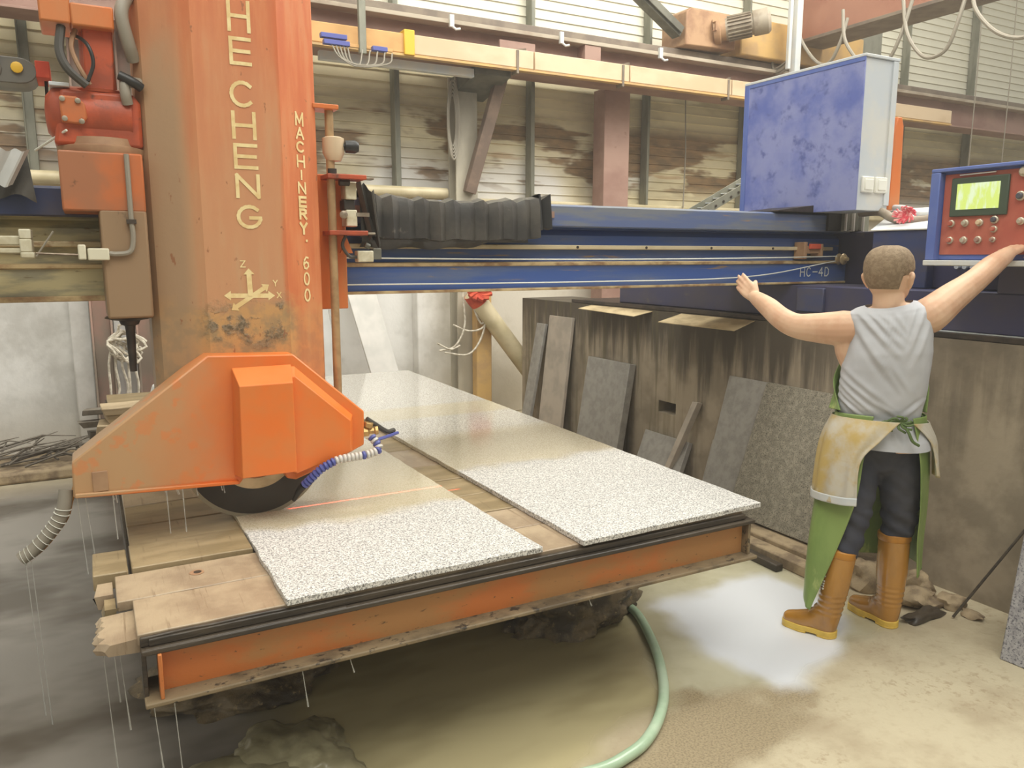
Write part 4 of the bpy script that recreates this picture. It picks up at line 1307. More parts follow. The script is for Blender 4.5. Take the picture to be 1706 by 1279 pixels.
MB().box(-.06, .0, 3.08, 3.2, 2.172, 2.185).build('cap_plate', M['cab_grey'], mt, bevel=.003)
MB().lathe([(.082, 0), (.085, .01), (.055, .018), (.052, .2), (.05, .205)], (.09, 3.16, 2.165), (0, 0, 1), 28).build('drive_motor', M['orange_motor'], hd)
MB().prism([(.045, 2.17), (.135, 2.17), (.142, 2.42), (.05, 2.42)], 'y', 3.09, 3.12).build('motor_stand', M['orange_motor'], hd, bevel=.006)
MB().box(-.07, .02, 3.05, 3.25, 2.365, 2.65).build('terminal_box', M['orange'], hd, bevel=.006)
MB().box(.02, .146, 3.05, 3.25, 2.362, 2.432).build('top_arm', M['orange'], hd, bevel=.006)
for pts, r, m in (([(-.01, 3.08, 2.36), (-.02, 3.06, 2.28), (.0, 3.04, 2.22), (.05, 3.05, 2.175)], .014, 'cable_dark'), ([(.03, 3.1, 2.36), (.015, 3.08, 2.3), (.03, 3.06, 2.24), (.06, 3.06, 2.18)], .008, 'gearbox'),
                  ([(.02, 3.12, 2.35), (.06, 3.06, 2.31), (.075, 3.05, 2.25), (.055, 3.05, 2.19)], .006, 'black')):
    MB().tube(bez(pts, 6), r, 8).build('motor_cable', M[m], hd)
MB().tube(bez([(.15, 3.06, 2.22), (.19, 3.05, 2.20), (.215, 3.06, 2.185)], 6), .016, 10).build('motor_cable', M['black'], hd)
MB().tube(bez([(.23, 3.10, 2.205), (.17, 3.07, 2.20), (.165, 3.06, 2.16), (.17, 3.07, 2.13)], 6), .018, 10).build('motor_cable', M['cable_grey'], hd)
MB().tube(bez([(.20, 3.1, 2.5), (.17, 3.06, 2.42), (.185, 3.07, 2.33), (.20, 3.1, 2.28)], 6), .022, 10).build('motor_cable', M['cable_grey'], hd)
MB().tube(bez([(.150, 3.01, 1.958), (.150, 3.008, 1.85), (.150, 3.008, 1.74), (.152, 3.008, 1.68), (.140, 3.008, 1.635), (.10, 3.01, 1.626), (.075, 3.01, 1.628)], 8), .0085, 8).build('switch_cable', M['cable_grey'], hd)
MB().box(.135, .165, 2.998, 3.02, 1.728, 1.742).build('cable_clip', M['dark_steel'], hd)
sw = MB().box(.01, .075, 3.0, 3.05, 1.605, 1.645).build('limit_switch', M['limit'], hd, bevel=.004)
MB().box(-.018, .006, 3.0, 3.05, 1.607, 1.657).build('roller', M['limit'], sw, bevel=.004)
MB().tube([(.0, 3.03, 1.622), (-.14, 3.05, 1.628)], .004, 6).build('lever', M['steel'], sw)

rk = thing('rack_bracket', 'cream rack bracket on the left length of the blue beam', 'bracket', (-.5, 3.2, 1.6))
MB().box(-1.2, -.17, 3.08, 3.16, 1.655, 1.685).box(-1.2, -.17, 3.08, 3.16, 1.628, 1.645).build('rack_bar', M['limit'], rk, bevel=.004)
MB().box(-.185, -.150, 3.06, 3.18, 1.675, 1.707).box(-.185, -.145, 3.06, 3.18, 1.612, 1.632).box(-.185, -.15, 3.06, 3.18, 1.632, 1.675).build('bracket_end', M['limit'], rk, bevel=.004)
for x in (-.9, -.4):
    MB().box(x, x + .04, 3.1, 3.288, 1.63, 1.68).build('bracket_arm', M['limit'], rk, bevel=.004)
MB().tube([(-.14, 3.05, 1.618), (-.085, 3.04, 1.70)], .003, 6).build('wire_end', M['cable_grey'], rk)

dc = thing('cable_chain', 'grey plastic cable drag chain with yellow caps left of the saw head', 'cable chain', (-.2, 3.3, 2.17))
for k in range(5):
    x = -.145 - .10 * k
    c_ = MB().prism(arc(x, 2.232, .052, .042, -90, 90, 8) + arc(x - .06, 2.232, .052, .042, 90, 270, 8), 'y', 3.2 - .004 * (k % 2), 3.36).build('chain_link', M['chain_grey'], dc, bevel=.003)
    MB().lathe([(.018, 0), (.018, .008), (.012, .01)], (x - .005, 3.199, 2.24), (0, -1, 0), 12).build('pin_cap', M['yellow'], c_)
MB().box(-.098, -.055, 3.2, 3.36, 2.215, 2.27).build('end_plate', M['red_cloth'], dc, bevel=.003)
MB().tube([(-.07, 3.26, 2.22), (-.072, 3.26, 2.15)], .006, 6).build('stud', M['dark_steel'], dc)
for k, (dx, z, m) in enumerate(((0, 0, 'black_rubber'), (.02, .0, 'grey_board'))):
    pass
lb = thing('bellows_end', 'crumpled black and white bellows end at the left edge on the beam', 'bellows', (-.3, 3.3, 1.8))
MB().grid(lambda u, v: (-.55 + .40 * u + .02 * v, 3.24 - .03 * math.sin(u * 12 + v * 3), 1.985 - .16 * v - .05 * max(0, u - .7) + .012 * math.sin(u * 19 + v * 4)), 26, 10).build('cloth', M['black_rubber'], lb)
MB().grid(lambda u, v: (-.235 + .10 * u - .06 * v, 3.19 - .012 * math.sin(u * 10), 1.972 - .12 * v + .006 * math.sin(u * 14)), 14, 8).build('plastic_sheet', M['grey_board'], lb)
MB().tube([(-.12, 3.2, 1.975), (-.02, 3.06, 2.03)], .004, 6).build('tie', M['wire_white'], lb)


# ------------------------------------------------------------ work table
tb = thing('work_table', 'low saw table on a rusty orange steel channel frame', 'work table', (1.1, 4.2, 0))
mb = MB().box(.095, 2.225, 2.165, 2.18, .458, .588)
mb.build('front_web', M['rail_orange'], tb, bevel=.002)
MB().box(.05, 2.235, 2.105, 2.26, .446, .460).build('lower_flange', M['rail_grime'], tb, bevel=.004)
MB().box(.05, 2.235, 2.125, 2.26, .584, .600).build('upper_flange', M['wood_dark'], tb, bevel=.004)
MB().box(.050, .062, 2.15, 6.3, .456, .588).build('end_web', M['wood_dark'], tb, bevel=.002)
MB().box(.088, .098, 2.115, 2.18, .460, .586).build('end_rib', M['rail_orange'], tb, bevel=.002)
MB().box(2.205, 2.217, 2.13, 6.3, .458, .586).build('end_web', M['rail_grime'], tb, bevel=.002)
MB().box(.06, 2.21, 6.28, 6.3, .45, .59).build('rear_web', M['rail_orange'], tb, bevel=.002)
for y in (3.0, 3.9, 4.8, 5.6):
    MB().box(.06, 2.205, y - .04, y + .04, .46, .586).build('cross_beam', M['wood_dark'], tb, bevel=.003)
MB().lathe([(.62, 0), (.62, .12), (.42, .14), (.42, .40), (.6, .42), (.6, .455)], (1.14, 4.1, 0), (0, 0, 1), 40).build('turntable_pedestal', M['mudrock'], tb)

# deck boards, laid across the table; the two slabs lie on them
rows = [(2.165, 2.405, .045, 'wood', 'pale wet board, front one at the left end of the saw table'),
        (2.41, 2.62, .005, 'wood', 'pale wet board with a knot, second from the front of the saw table'),
        (2.63, 2.855, .055, 'wood2', 'tan raised board, third from the front of the saw table'),
        (2.862, 3.10, .06, 'wood2', 'tan deck board under the round saw blade'),
        (3.11, 3.36, .06, 'wood2', 'deck board just behind the blade guard, seen in the gap between the slabs'),
        (3.37, 3.70, .06, 'wood', 'deck board two rows behind the blade guard, in the gap between the slabs'),
        (3.71, 4.05, .06, 'wood2', 'deck board at the far narrow end of the gap between the slabs'),
        (4.06, 4.5, .06, 'wood', 'deck board behind the brass hose fitting'),
        (4.51, 5.0, .06, 'wood2', 'deck board under the shiny far part of the right slab'),
        (5.01, 5.6, .06, 'wood', 'second last deck board at the far end of the saw table'),
        (5.61, 6.25, .06, 'wood2', 'last deck board at the far end of the saw table')]


def board(x0, x1, y0, y1, z0, z1, m, wob=.004, rag=0):
    n = 26
    mb = MB()
    loops = []
    for i in range(n + 1):
        x = x0 + (x1 - x0) * i / n
        a = noise.noise((x * 8, y0 * 5, 1)) * wob
        b = noise.noise((x * 8, y1 * 5, 7)) * wob
        loops.append([(x, y0 + a, z0), (x, y1 + b, z0), (x, y1 + b, z1 + a * .3), (x, y0 + a, z1 + b * .3)])
    if rag:
        for k in range(4):
            q = loops[0][k]
            loops[0][k] = (q[0] + rnd.uniform(-rag, rag), q[1], q[2])
    return mb.loft(loops)


for y0, y1, x0, m, lab in rows:
    zt = .632 if 'raised' not in lab else .646
    if 'raised' in lab:
        o = board(x0, .425, y0, y1, .601, zt, m).build('deck_board', M[m], bevel=.003)
    else:
        o = board(x0, 2.2, y0, y1, .601, zt, m).build('deck_board', M[m], bevel=.003)
    tag(o, lab, 'board', 'deck boards of the saw table')
    if 'knot' in lab:
        MB().lathe([(.022, 0), (.022, .0012)], (.235, 2.53, .6325), (0, 0, 1), 18).lathe([(.012, .0), (.012, .0018)], (.238, 2.532, .6325), (0, 0, 1), 14, mi=1).build('knot', [M['gearbox'], M['wood_dark']], o)
tag(board(.435, 2.2, 2.63, 2.855, .601, .632, 'wood2').build('deck_board', M['wood2'], bevel=.003), 'deck board in the gap between the slabs near their front', 'board', 'deck boards of the saw table')
tag(board(.05, .43, 2.150, 2.163, .601, .628, 'x').box(.07, 2.2, 2.143, 2.162, .601, .622).build('edge_batten', M['wood_dark'], bevel=.003), 'dark soaked batten along the front edge under the slabs', 'board')
tag(board(-.055, .045, 2.63, 2.84, .588, .640, 'x').build('board_end', M['wood2'], bevel=.004), 'square pale block end left of the tan raised board', 'board')
tag(board(-.045, -.002, 2.50, 2.60, .580, .622, 'x', .01, .01).build('board_end', M['wood'], bevel=.004), 'broken board end beside the square pale block', 'board')
tag(board(-.03, .002, 2.41, 2.49, .575, .612, 'x', .01, .01).build('board_end', M['wood2'], bevel=.004), 'small yellowish chip of wood left of the board with the knot', 'board')
# splintered end
n = 16
lo = []
mb = MB()
top = []
for i in range(n + 1):
    y = 2.19 + (2.385 - 2.19) * i / n
    top.append((-.045 + .03 * noise.noise((y * 24, 2, 0)) + .006 * math.sin(i * 2.1), y))
mb.loft([[(.05, y, .57), (x, y, .575), (x - .008, y, .59), (x + .006, y, .606), (.05, y, .61)] for x, y in top])
tag(mb.build('board_end', M['wood'], bevel=0, smooth=30), 'splintered ragged board end at the front left corner of the table', 'board')
tag(MB().box(.06, .60, 2.13, 2.165, .588, .601).build('packing_strip', M['wood_dark'], bevel=.003), 'black wet packing strip under the front pale board', 'board')


def slab(poly, z0, z1, m, name, lab, chip=.004):
    """flat stone slab with slightly irregular sawn edges"""
    pts = []
    n = len(poly)
    for i in range(n):
        a = Vector(poly[i])
        b = Vector(poly[(i + 1) % n])
        k = max(2, int((b - a).length / .02))
        nn = Vector((b.y - a.y, a.x - b.x)).normalized()
        for t in range(k):
            p = a.lerp(b, t / k)
            d = noise.noise((p.x * 35, p.y * 35, 2)) * chip * .6 + noise.noise((p.x * 9, p.y * 9, 5)) * chip
            pts.append(p + nn * d)
    return tag(MB().prism([(p.x, p.y) for p in pts], 'z', z0, z1).build(name, m, bevel=.002, smooth=30), lab, 'stone slab')


slab([(.432, 2.148), (1.281, 2.156), (1.258, 3.2), (1.24, 5.3), (.40, 5.3), (.425, 2.966)], .633, .653, M['granite_l'], 'granite_slab', 'speckled white granite slab being cut under the orange blade guard')
slab([(1.436, 2.136), (2.29, 2.154), (2.366, 6.25), (1.36, 6.25), (1.408, 4.33)], .633, .653, M['granite_r'], 'granite_slab', 'speckled white granite slab lying on the right half of the saw table')


# ------------------------------------------------------------ stones leaning on the right wall
def lean(name, y0, y1, h, xb, m, lab, th=.03, sh=0, zb=.088, y0t=None, y1t=None):
    xt = WX - th - .004
    dx = xt - xb
    dz = math.sqrt(max(.01, h * h - dx * dx))
    d = Vector((dx, 0, dz)).normalized()
    nb = Vector((d.z, 0, -d.x)) * th
    z0 = zb + th * d.x
    a = [Vector((xb, y0, z0)), Vector((xb, y1, z0)), Vector((xt, (y1 if y1t is None else y1t) + sh, z0 + dz)), Vector((xt, (y0 if y0t is None else y0t) + sh, z0 + dz))]
    return tag(MB().hexa([*a, *[p + nb for p in a]]).build(name, m, bevel=.004), lab, 'stone slab', 'stone slabs leaning on the right wall')


lean('stone_slab', 6.02, 6.17, .94, 3.42, M['stone_dark'], 'narrow grey stone strip at the far end of the right wall', sh=-.05)
lean('stone_slab', 5.53, 5.90, 1.02, 3.45, M['stone_brown'], 'tall narrow grey-brown stone slab leaning on the far part of the right wall')
lean('stone_slab', 4.68, 5.24, .73, 3.42, M['stone_dark'], 'mid-height grey stone slab with a pale edge, second from the far end', th=.06)
lean('stone_slab', 4.02, 4.50, .27, 3.46, M['stone_dark'], 'low grey offcut standing under the square wall hole', th=.04)
lean('stone_slab', 4.12, 4.17, .56, 3.44, M['stone_brown'], 'thin stone strip tilted beside the square wall hole', th=.05, sh=-.18)
lean('stone_slab', 3.28, 3.68, .80, 3.36, M['stone_dark'], 'grey stone slab half covered by the large speckled slab', th=.025)
lean('stone_slab', 2.47, 3.36, .82, 3.29, M['stone_speck'], 'large dark speckled slab standing behind the worker', th=.03)
lean('stone_slab', 3.72, 3.78, .34, 3.45, M['stone_dark'], 'short dark stone stub beside the half-covered slab', th=.05)
tag(MB().bar((3.14, 2.55, .03), (3.20, 4.6, .03), .09, .06).build('timber', M['conc_chunk'], bevel=.008), 'old timber lying along the foot of the right wall plinth', 'timber')
tag(MB().bar((3.05, 2.72, .02), (3.10, 3.9, .02), .05, .04).build('timber', M['wood_dark'], bevel=.006), 'dark steel-edged strip lying beside the old timber', 'timber')

# cards jammed under the carriage
tag(MB().hexa([(3.46, 5.28, 1.20), (3.46, 4.55, 1.185), (3.64, 4.5, 1.228), (3.64, 5.3, 1.228), (3.46, 5.28, 1.204), (3.46, 4.55, 1.189), (3.64, 4.5, 1.232), (3.64, 5.3, 1.232)]).build('cardboard', M['card']),
    'crumpled card sheet sticking out above the tall narrow stone slab', 'card')
tag(MB().hexa([(3.36, 4.15, 1.178), (3.36, 3.44, 1.178), (3.62, 3.52, 1.226), (3.62, 4.2, 1.226), (3.36, 4.15, 1.182), (3.36, 3.44, 1.182), (3.62, 3.52, 1.230), (3.62, 4.2, 1.230)]).build('cardboard', M['card']),
    'flat dusty card sheet sticking out near the left hand of the worker', 'card')
for k, (y, l_) in enumerate(((6.1, .2), (5.75, .25), (5.1, .3))):
    pass

# granite block at the right edge, stick, rubble
sb = MB().hexa([(3.15, 1.655, 0), (3.20, .95, 0), (3.30, .95, 0), (3.27, 1.665, 0), (3.25, 1.66, .60), (3.30, .95, .60), (3.40, .95, .60), (3.37, 1.67, .60)])
tag(sb.build('granite_block', M['stone_light'], bevel=.005), 'blue-grey speckled granite slab standing at the right edge of the floor', 'stone slab')
tag(MB().tube([(3.33, 1.965, .008), (3.578, 1.82, .44)], .006, 8).build('stick', M['wood_dark']), 'thin rusty rod leaning against the wall right of the worker', 'rod')


def chunk(c, r, m, name, lab, cat, seed, flat=.5, sub=3, amp=.35, group=None, sc=3):
    bm = bmesh.new()
    bmesh.ops.create_icosphere(bm, subdivisions=sub, radius=1)
    mb = MB()
    for v in bm.verts:
        p = v.co.normalized()
        d = 1 + amp * noise.noise((p.x * sc * .4 + seed, p.y * sc * .4, p.z * sc * .4)) + amp * .35 * noise.noise((p.x * sc * 1.6 + seed, p.y * sc * 1.6, p.z * sc * 1.6))
        zz = c[2] + p.z * r[2] * d
        mb.v.append((c[0] + p.x * r[0] * d, c[1] + p.y * r[1] * d, zz if zz > 0 else zz * .15))
    for f in bm.faces:
        mb.f.append(tuple(v.index for v in f.verts))
        mb.m.append(0)
    bm.free()
    return tag(mb.build(name, m, smooth=50 if sub == 3 else 180), lab, cat, group)


rub = [((3.34, 2.13, .03), (.11, .08, .05), 'broken concrete lump behind the right boot heel'), ((3.22, 2.03, .015), (.12, .035, .03), 'dark flat broken plate beside the right boot heel'),
       ((3.45, 2.05, .025), (.07, .05, .035), 'small concrete lump at the foot of the leaning rod'), ((3.33, 2.40, .04), (.13, .10, .09), 'pale concrete lump between the two boots, by the wall'),
       ((3.50, 2.25, .03), (.06, .07, .05), 'concrete piece at the wall foot behind the worker'), ((3.42, 1.93, .012), (.03, .05, .018), 'small flat chip near the standing granite slab')]
for i, (c, r, lab) in enumerate(rub):
    chunk(c, r, M['conc_chunk'] if 'dark' not in lab else M['wood_dark'], 'rubble', lab, 'rubble', i * 3.1, sub=3, amp=.6, group='broken concrete at the wall foot')
chunk((1.80, 2.83, .03), (.35, .22, .20), M['mudrock'], 'slurry_mound', 'dark brown clotted mound under the table beside the green hose', 'mound', 3.3, sub=5, amp=.4, sc=5)
chunk((.42, 3.0, .0), (.36, .30, .10), M['mudrock'], 'slurry_mound', 'dark wet mound in the shade under the left end of the table', 'mound', 8.3, sub=5, amp=.25, sc=6)
chunk((.47, 2.36, -.02), (.22, .26, .075), M['slurry'], 'slurry_mound', 'pale wet slurry heap in front of the table at the bottom left', 'mound', 5.3, sub=5, amp=.35, sc=4)
chunk((.18, 2.28, .0), (.36, .20, .05), M['slurry'], 'slurry_mound', 'low pale slurry spread at the bottom left', 'mound', 6.3, sub=5, amp=.4, sc=4)

# green hose on the floor
hp = bez([(2.2, 2.95, .02), (2.103, 2.773, .02), (2.075, 2.64, .02), (1.995, 2.453, .02), (1.901, 2.276, .02), (1.777, 2.095, .02), (1.651, 1.967, .02), (1.522, 1.88, .02), (1.409, 1.844, .02), (1.307, 1.832, .02), (1.1, 1.85, .02), (.8, 1.8, .02)], 8)
tag(MB().tube(hp, .020, 14).build('water_hose', M['hose']), 'pale green water hose curving over the wet floor', 'hose')

# ------------------------------------------------------------ things by the back wall
def plank(a, b, wd, th, m, name, lab, cat, group=None, up=(0, 0, 1)):
    return tag(MB().bar(a, b, wd, th, up=up).build(name, M[m], bevel=.006), lab, cat, group)


plank((1.90, 6.78, 0.02), (1.62, 7.05, 2.0), .26, .03, 'grey_board', 'board', 'grey-white board leaning on the back wall next to the saw column', 'board', 'white boards leaning on the back wall', up=(0, 1, 0))
plank((2.47, 6.72, 0.02), (2.02, 7.02, 2.0), .26, .03, 'white_board', 'board', 'bright white board leaning on the back wall, right one of the two', 'board', 'white boards leaning on the back wall', up=(0, 1, 0))
pp = thing('plastic_pipe', 'thick dusty plastic pipe slanting down with a red cloth at its top', 'pipe', (3.4, 6.5, .2))
MB().tube([(3.13, 6.56, 1.28), (4.05, 6.56, .12)], .085, 20).build('tube', M['pvc'], pp)
mb = MB()
for k in range(12):
    a = k * 1.9
    c0 = Vector((3.15, 6.5, 1.29))
    mb.tube(bez([c0, c0 + Vector((.05 * math.cos(a), -.05, .05 * math.sin(a))), c0 + Vector((.12 * math.cos(a + .4), -.06, .07 * math.sin(a + .4)))], 4), .022, 6)
mb.lathe([(.09, 0), (.092, .06), (.088, .12)], (3.13, 6.56, 1.28), (.62, 0, -.78), 20)
MBc = mb.build('cloth', M['red_cloth'], pp)
wb = thing('wire_bundle', 'loose pale wires hanging from the orange-brown timber post', 'wires', (3.2, 6.55, .8))
for p in ([(3.1, 6.58, 1.35), (3.16, 6.56, 1.1), (3.24, 6.56, 1.0), (3.28, 6.56, 1.3)], [(2.95, 6.6, .99), (3.1, 6.56, .93), (3.25, 6.56, .97), (3.3, 6.56, 1.15)],
          [(3.04, 6.6, 1.35), (3.05, 6.56, 1.0), (2.95, 6.56, .80), (2.8, 6.58, .76)], [(3.25, 6.58, 1.3), (3.25, 6.56, .95), (3.1, 6.56, .72), (2.85, 6.58, .74)], [(2.78, 6.58, .83), (2.9, 6.56, .77), (3.0, 6.56, .80)]):
    MB().tube(bez(p, 8), .009, 6).build('wire', M['rope'], wb)

# rope coil on the left columns
rp_ = MB()
for k in range(9):
    r = .06 + .045 * rnd.random()
    cx_, cz_ = .215 + rnd.uniform(-.02, .02), .93 + rnd.uniform(-.03, .05)
    y = 6.68 - .012 * k
    rp_.tube([(cx_ + r * (1 + .3 * math.sin(i * 1.3 + k * 2)) * math.cos(2 * PI * i / 20 * 1.07), y + .018 * math.sin(i * .9 + k), cz_ + r * (1.1 + .3 * math.cos(i * .8 + k * 3)) * math.sin(2 * PI * i / 20)) for i in range(22)], .010, 6)
for k in range(5):
    x = .10 + .045 * k
    rp_.tube(bez([(x + .03, 6.66, .95), (x, 6.64, .8), (x + .015 * (k % 3), 6.64, .62), (x - .01, 6.65, .45 + .05 * (k % 2))], 6), .010, 6)
rp_.tube([(.2, 6.76, 1.05), (.2, 6.6, 1.05)], .012, 8)
tag(rp_.build('rope_coil', M['rope']), 'tangled grey-white rope coil hanging between the two brown columns', 'rope')
solid = MB().box(.16, .30, 6.86, 6.90, .1, 1.4).build('plate', M['grey_board'], bevel=.003)
tag(solid, 'pale plate standing between the two brown columns behind the rope', 'board')

# timber pile: dunnage stacked on the far left corner of the saw table
pile = [((.0, .62, 4.22, 4.40, .634, .69), 'bottom thick timber of the pile on the table behind the guard', .0), ((.02, .62, 4.2, 4.36, .691, .735), 'second timber up in the pile on the table', -.02),
        ((-.01, .60, 4.18, 4.36, .736, .81), 'thick grainy timber in the middle of the pile on the table', .0), ((.03, .62, 4.2, 4.38, .811, .853), 'narrow timber second from the top of the pile on the table', .02),
        ((.02, .60, 4.19, 4.36, .854, .890), 'top board of the timber pile on the table', -.04),
        ((-.085, .3, 4.37, 4.43, .770, .800), 'dark pointed stake poking out left of the pile', .1), ((-.06, .3, 4.38, 4.44, .83, .858), 'grey weathered stake poking out near the pile top', -.02),
        ((-.05, .3, 4.41, 4.47, .70, .74), 'short grey block end poking out low in the pile', .05)]
for (x0, x1, y0, y1, z0, z1), lab, rot in pile:
    m = 'wood_pale' if not ('stake' in lab or 'grey block' in lab) else 'twig'
    o = board(x0, x1, y0, y1, z0, z1, m, .008, .015).build('timber', M[m], bevel=.004)
    o.rotation_euler.z = rot * .3
    tag(o, lab, 'timber', 'timber pile on the saw table')
tag(MB().hexa([(.22, 4.2, .892), (.32, 4.2, .892), (.32, 4.26, .892), (.22, 4.26, .892), (.25, 4.2, .985), (.33, 4.2, .985), (.33, 4.26, .985), (.25, 4.26, .985)]).build('foam_piece', M['mirror_white'], bevel=.008),
    'small white foam piece on top of the timber pile', 'foam')
tw = MB()
for k in range(46):
    x = rnd.uniform(-1.0, -.05)
    y = rnd.uniform(6.55, 6.95)
    a = rnd.uniform(-.5, .5) + (0 if k % 3 else PI / 2)
    l_ = rnd.uniform(.15, .42)
    z0 = .09 + rnd.uniform(0, .08)
    tw.tube([(x - l_ * math.cos(a), y - l_ * .3 * math.sin(a), z0), (x, y, z0 + rnd.uniform(.01, .10)), (x + l_ * .6 * math.cos(a), y + .1 * math.sin(a), z0 + rnd.uniform(.0, .14))], [.009, .007, .003], 5)
tag(tw.build('twig_heap', M['twig']), 'heap of grey twigs and scraps at the foot of the back wall', 'twigs', kind='stuff')

# ------------------------------------------------------------ water and laser
wd_ = MB()
for k in range(12):
    x = rnd.uniform(-.09, .43)
    z1 = .822 - .026 * (x + .09) / .53
    l_ = rnd.choice((.012, .02, .03, .05, .16))
    wd_.tube([(x, 2.905, z1), (x + .002, 2.905, z1 - l_ * .6), (x + .004, 2.905, z1 - l_)], [.0022, .0016, .0026], 6)
for x, y, z1, l_ in ((-.085, 2.93, .82, .28), (-.06, 2.93, .81, .20), (-.25, 2.93, .61, .55), (-.235, 2.95, .61, .60), (.46, 2.12, .446, .12), (.60, 2.12, .446, .05), (1.45, 2.12, .446, .03), (.07, 2.13, .446, .20), (.12, 2.13, .446, .32),
                     (-.02, 2.5, .575, .30), (-.04, 2.3, .57, .4), (.0, 2.25, .57, .25)):
    wd_.tube([(x, y, z1), (x + .006, y, z1 - l_ * .5), (x + .012, y, z1 - l_)], [.0016, .0012, .0028], 6)
tag(wd_.build('water_drips', M['water']), 'thin strings of water dripping from the guard and the table edges', 'water', kind='stuff')

ll = bpy.data.lights.new('laser', 'SPOT')
ll.energy = 380
ll.color = (1, .05, .03)
ll.spot_size = math.radians(50)
ll.spot_blend = .1
ll.shadow_soft_size = .0
ll.use_nodes = True
ln = ll.node_tree.nodes
le = ll.node_tree.links
em = ln.get('Emission')
tx = ln.new('ShaderNodeTexCoord')
sx = ln.new('ShaderNodeSeparateXYZ')
le.new(tx.outputs['Normal'], sx.inputs[0])
d1 = ln.new('ShaderNodeMath')
d1.operation = 'DIVIDE'
le.new(sx.outputs[1], d1.inputs[0])
le.new(sx.outputs[2], d1.inputs[1])
d2 = ln.new('ShaderNodeMath')
d2.operation = 'ABSOLUTE'
le.new(d1.outputs[0], d2.inputs[0])
d3 = ln.new('ShaderNodeMath')
d3.operation = 'LESS_THAN'
d3.inputs[1].default_value = .0028
le.new(d2.outputs[0], d3.inputs[0])
le.new(d3.outputs[0], em.inputs['Strength'])
lo_ = bpy.data.objects.new('laser', ll)
COL.objects.link(lo_)
lo_.location = (1.15, 3.40, 1.43)
_z = -(Vector((.95, 2.965, .65)) - Vector(lo_.location)).normalized()
_y = Vector((1, 0, 0)).cross(_z) * -1
_x = _y.cross(_z).normalized()
_y = _z.cross(_x).normalized()
lo_.rotation_euler = Matrix((_x, _y, _z)).transposed().to_euler()


# ------------------------------------------------------------ the worker
AZ = math.radians(53.9)
pr = thing('person', 'person seen from behind in grey sleeveless shirt, green apron and amber boots, arms spread', 'person', (2.88, 2.1, 0), rotz=-AZ)


def limb(mb, pts, rad, seg=16, n=5, fl=1.0):
    """tapered round limb through pts with rounded ends"""
    P = bez(pts, n)
    R = []
    for i in range(len(P)):
        t = i / n
        k = min(int(t), len(rad) - 2)
        R.append(rad[k] + (rad[k + 1] - rad[k]) * (t - k))
    d0 = (P[0] - P[1]).normalized()
    d1 = (P[-1] - P[-2]).normalized()
    cap0 = [(P[0] + d0 * R[0] * math.sin(a), R[0] * math.cos(a)) for a in (1.45, 1.0, .5)]
    cap1 = [(P[-1] + d1 * R[-1] * math.sin(a), R[-1] * math.cos(a)) for a in (.5, 1.0, 1.45)]
    mb.tube([c[0] for c in cap0] + P + [c[0] for c in cap1], [c[1] for c in cap0] + R + [c[1] for c in cap1], seg, True, rb=fl)
    return mb


def remesh(o, vox, it=5, fac=.5):
    md = o.modifiers.new('r', 'REMESH')
    md.mode = 'VOXEL'
    md.voxel_size = vox
    md.use_smooth_shade = True
    md = o.modifiers.new('s', 'SMOOTH')
    md.factor = fac
    md.iterations = it
    bake(o)
    o.data.shade_smooth()
    return o


def super_ring(z, cx, hw, yc, hd, n=40, e=2.5, tilt=0):
    out = []
    for k in range(n):
        a = 2 * PI * k / n
        c, s = math.cos(a), math.sin(a)
        x = hw * math.copysign(abs(c) ** (2 / e), c)
        y = hd * math.copysign(abs(s) ** (2 / e), s)
        out.append(Vector((cx + x, yc + y, z + tilt * x)))
    return out


def hand(mb, wr, f, nb, thumb, curl, spread=.10, tcurl=.3, tw=1.0):
    """wr wrist, f finger direction, nb back-of-hand normal, thumb +1/-1 side; five separate fingers"""
    f = Vector(f).normalized()
    nb = Vector(nb)
    nb = (nb - f * nb.dot(f)).normalized()
    w_ = f.cross(nb).normalized() * thumb
    wr = Vector(wr)
    for o, l in ((.028, .082), (.010, .088), (-.009, .084), (-.026, .074)):
        limb(mb, [wr + w_ * o * .55 + f * .0, wr + w_ * o * .85 + f * .045, wr + w_ * o + f * l], [.015, .0155, .0125], 10, 3)
    fl_ = [(.0295, .080, .070), (.0102, .088, .080), (-.0095, .084, .073), (-.0275, .074, .056)]
    for i, (o, b, L) in enumerate(fl_):
        d = (f + w_ * o * spread * 40 * .25).normalized()
        p = wr + w_ * o + f * b
        c = curl[i]
        pts = [p - f * .012, p]
        ang = 0
        for sgm in (.45, .31, .24):
            ang += c
            dd = (d * math.cos(ang) - nb * math.sin(ang)).normalized()
            p = p + dd * L * sgm
            pts.append(p)
        limb(mb, pts, [.0100, .0100, .0094, .0088, .0078], 10, 3)
    b = wr + w_ * .022 + f * .018
    t1 = b + (f * .55 + w_ * .75 * tw - nb * .15).normalized() * .042
    t2 = t1 + (f * .8 + w_ * .5 * tw - nb * tcurl).normalized() * .034
    t3 = t2 + (f * .95 + w_ * .2 * tw - nb * tcurl * 1.4).normalized() * .026
    limb(mb, [b, t1, t2, t3], [.015, .0125, .0108, .009], 10, 4)


mb = MB()
# torso under the shirt
mb.loft([super_ring(z, cx, hw, yc, hd, tilt=t) for z, cx, hw, yc, hd, t in
         ((.82, .03, .14, .01, .10, 0), (.95, .01, .142, .01, .10, 0), (1.08, .012, .148, .01, .108, 0), (1.18, .018, .152, .008, .114, .03), (1.26, .022, .152, .005, .11, .08),
          (1.33, .02, .138, .0, .092, .15), (1.385, .015, .098, .0, .066, .18), (1.42, .012, .062, .0, .055, .18))])
limb(mb, [(-.118, .0, 1.15), (-.134, .0, 1.22), (-.136, .0, 1.29)], [.03, .046, .055], 14)
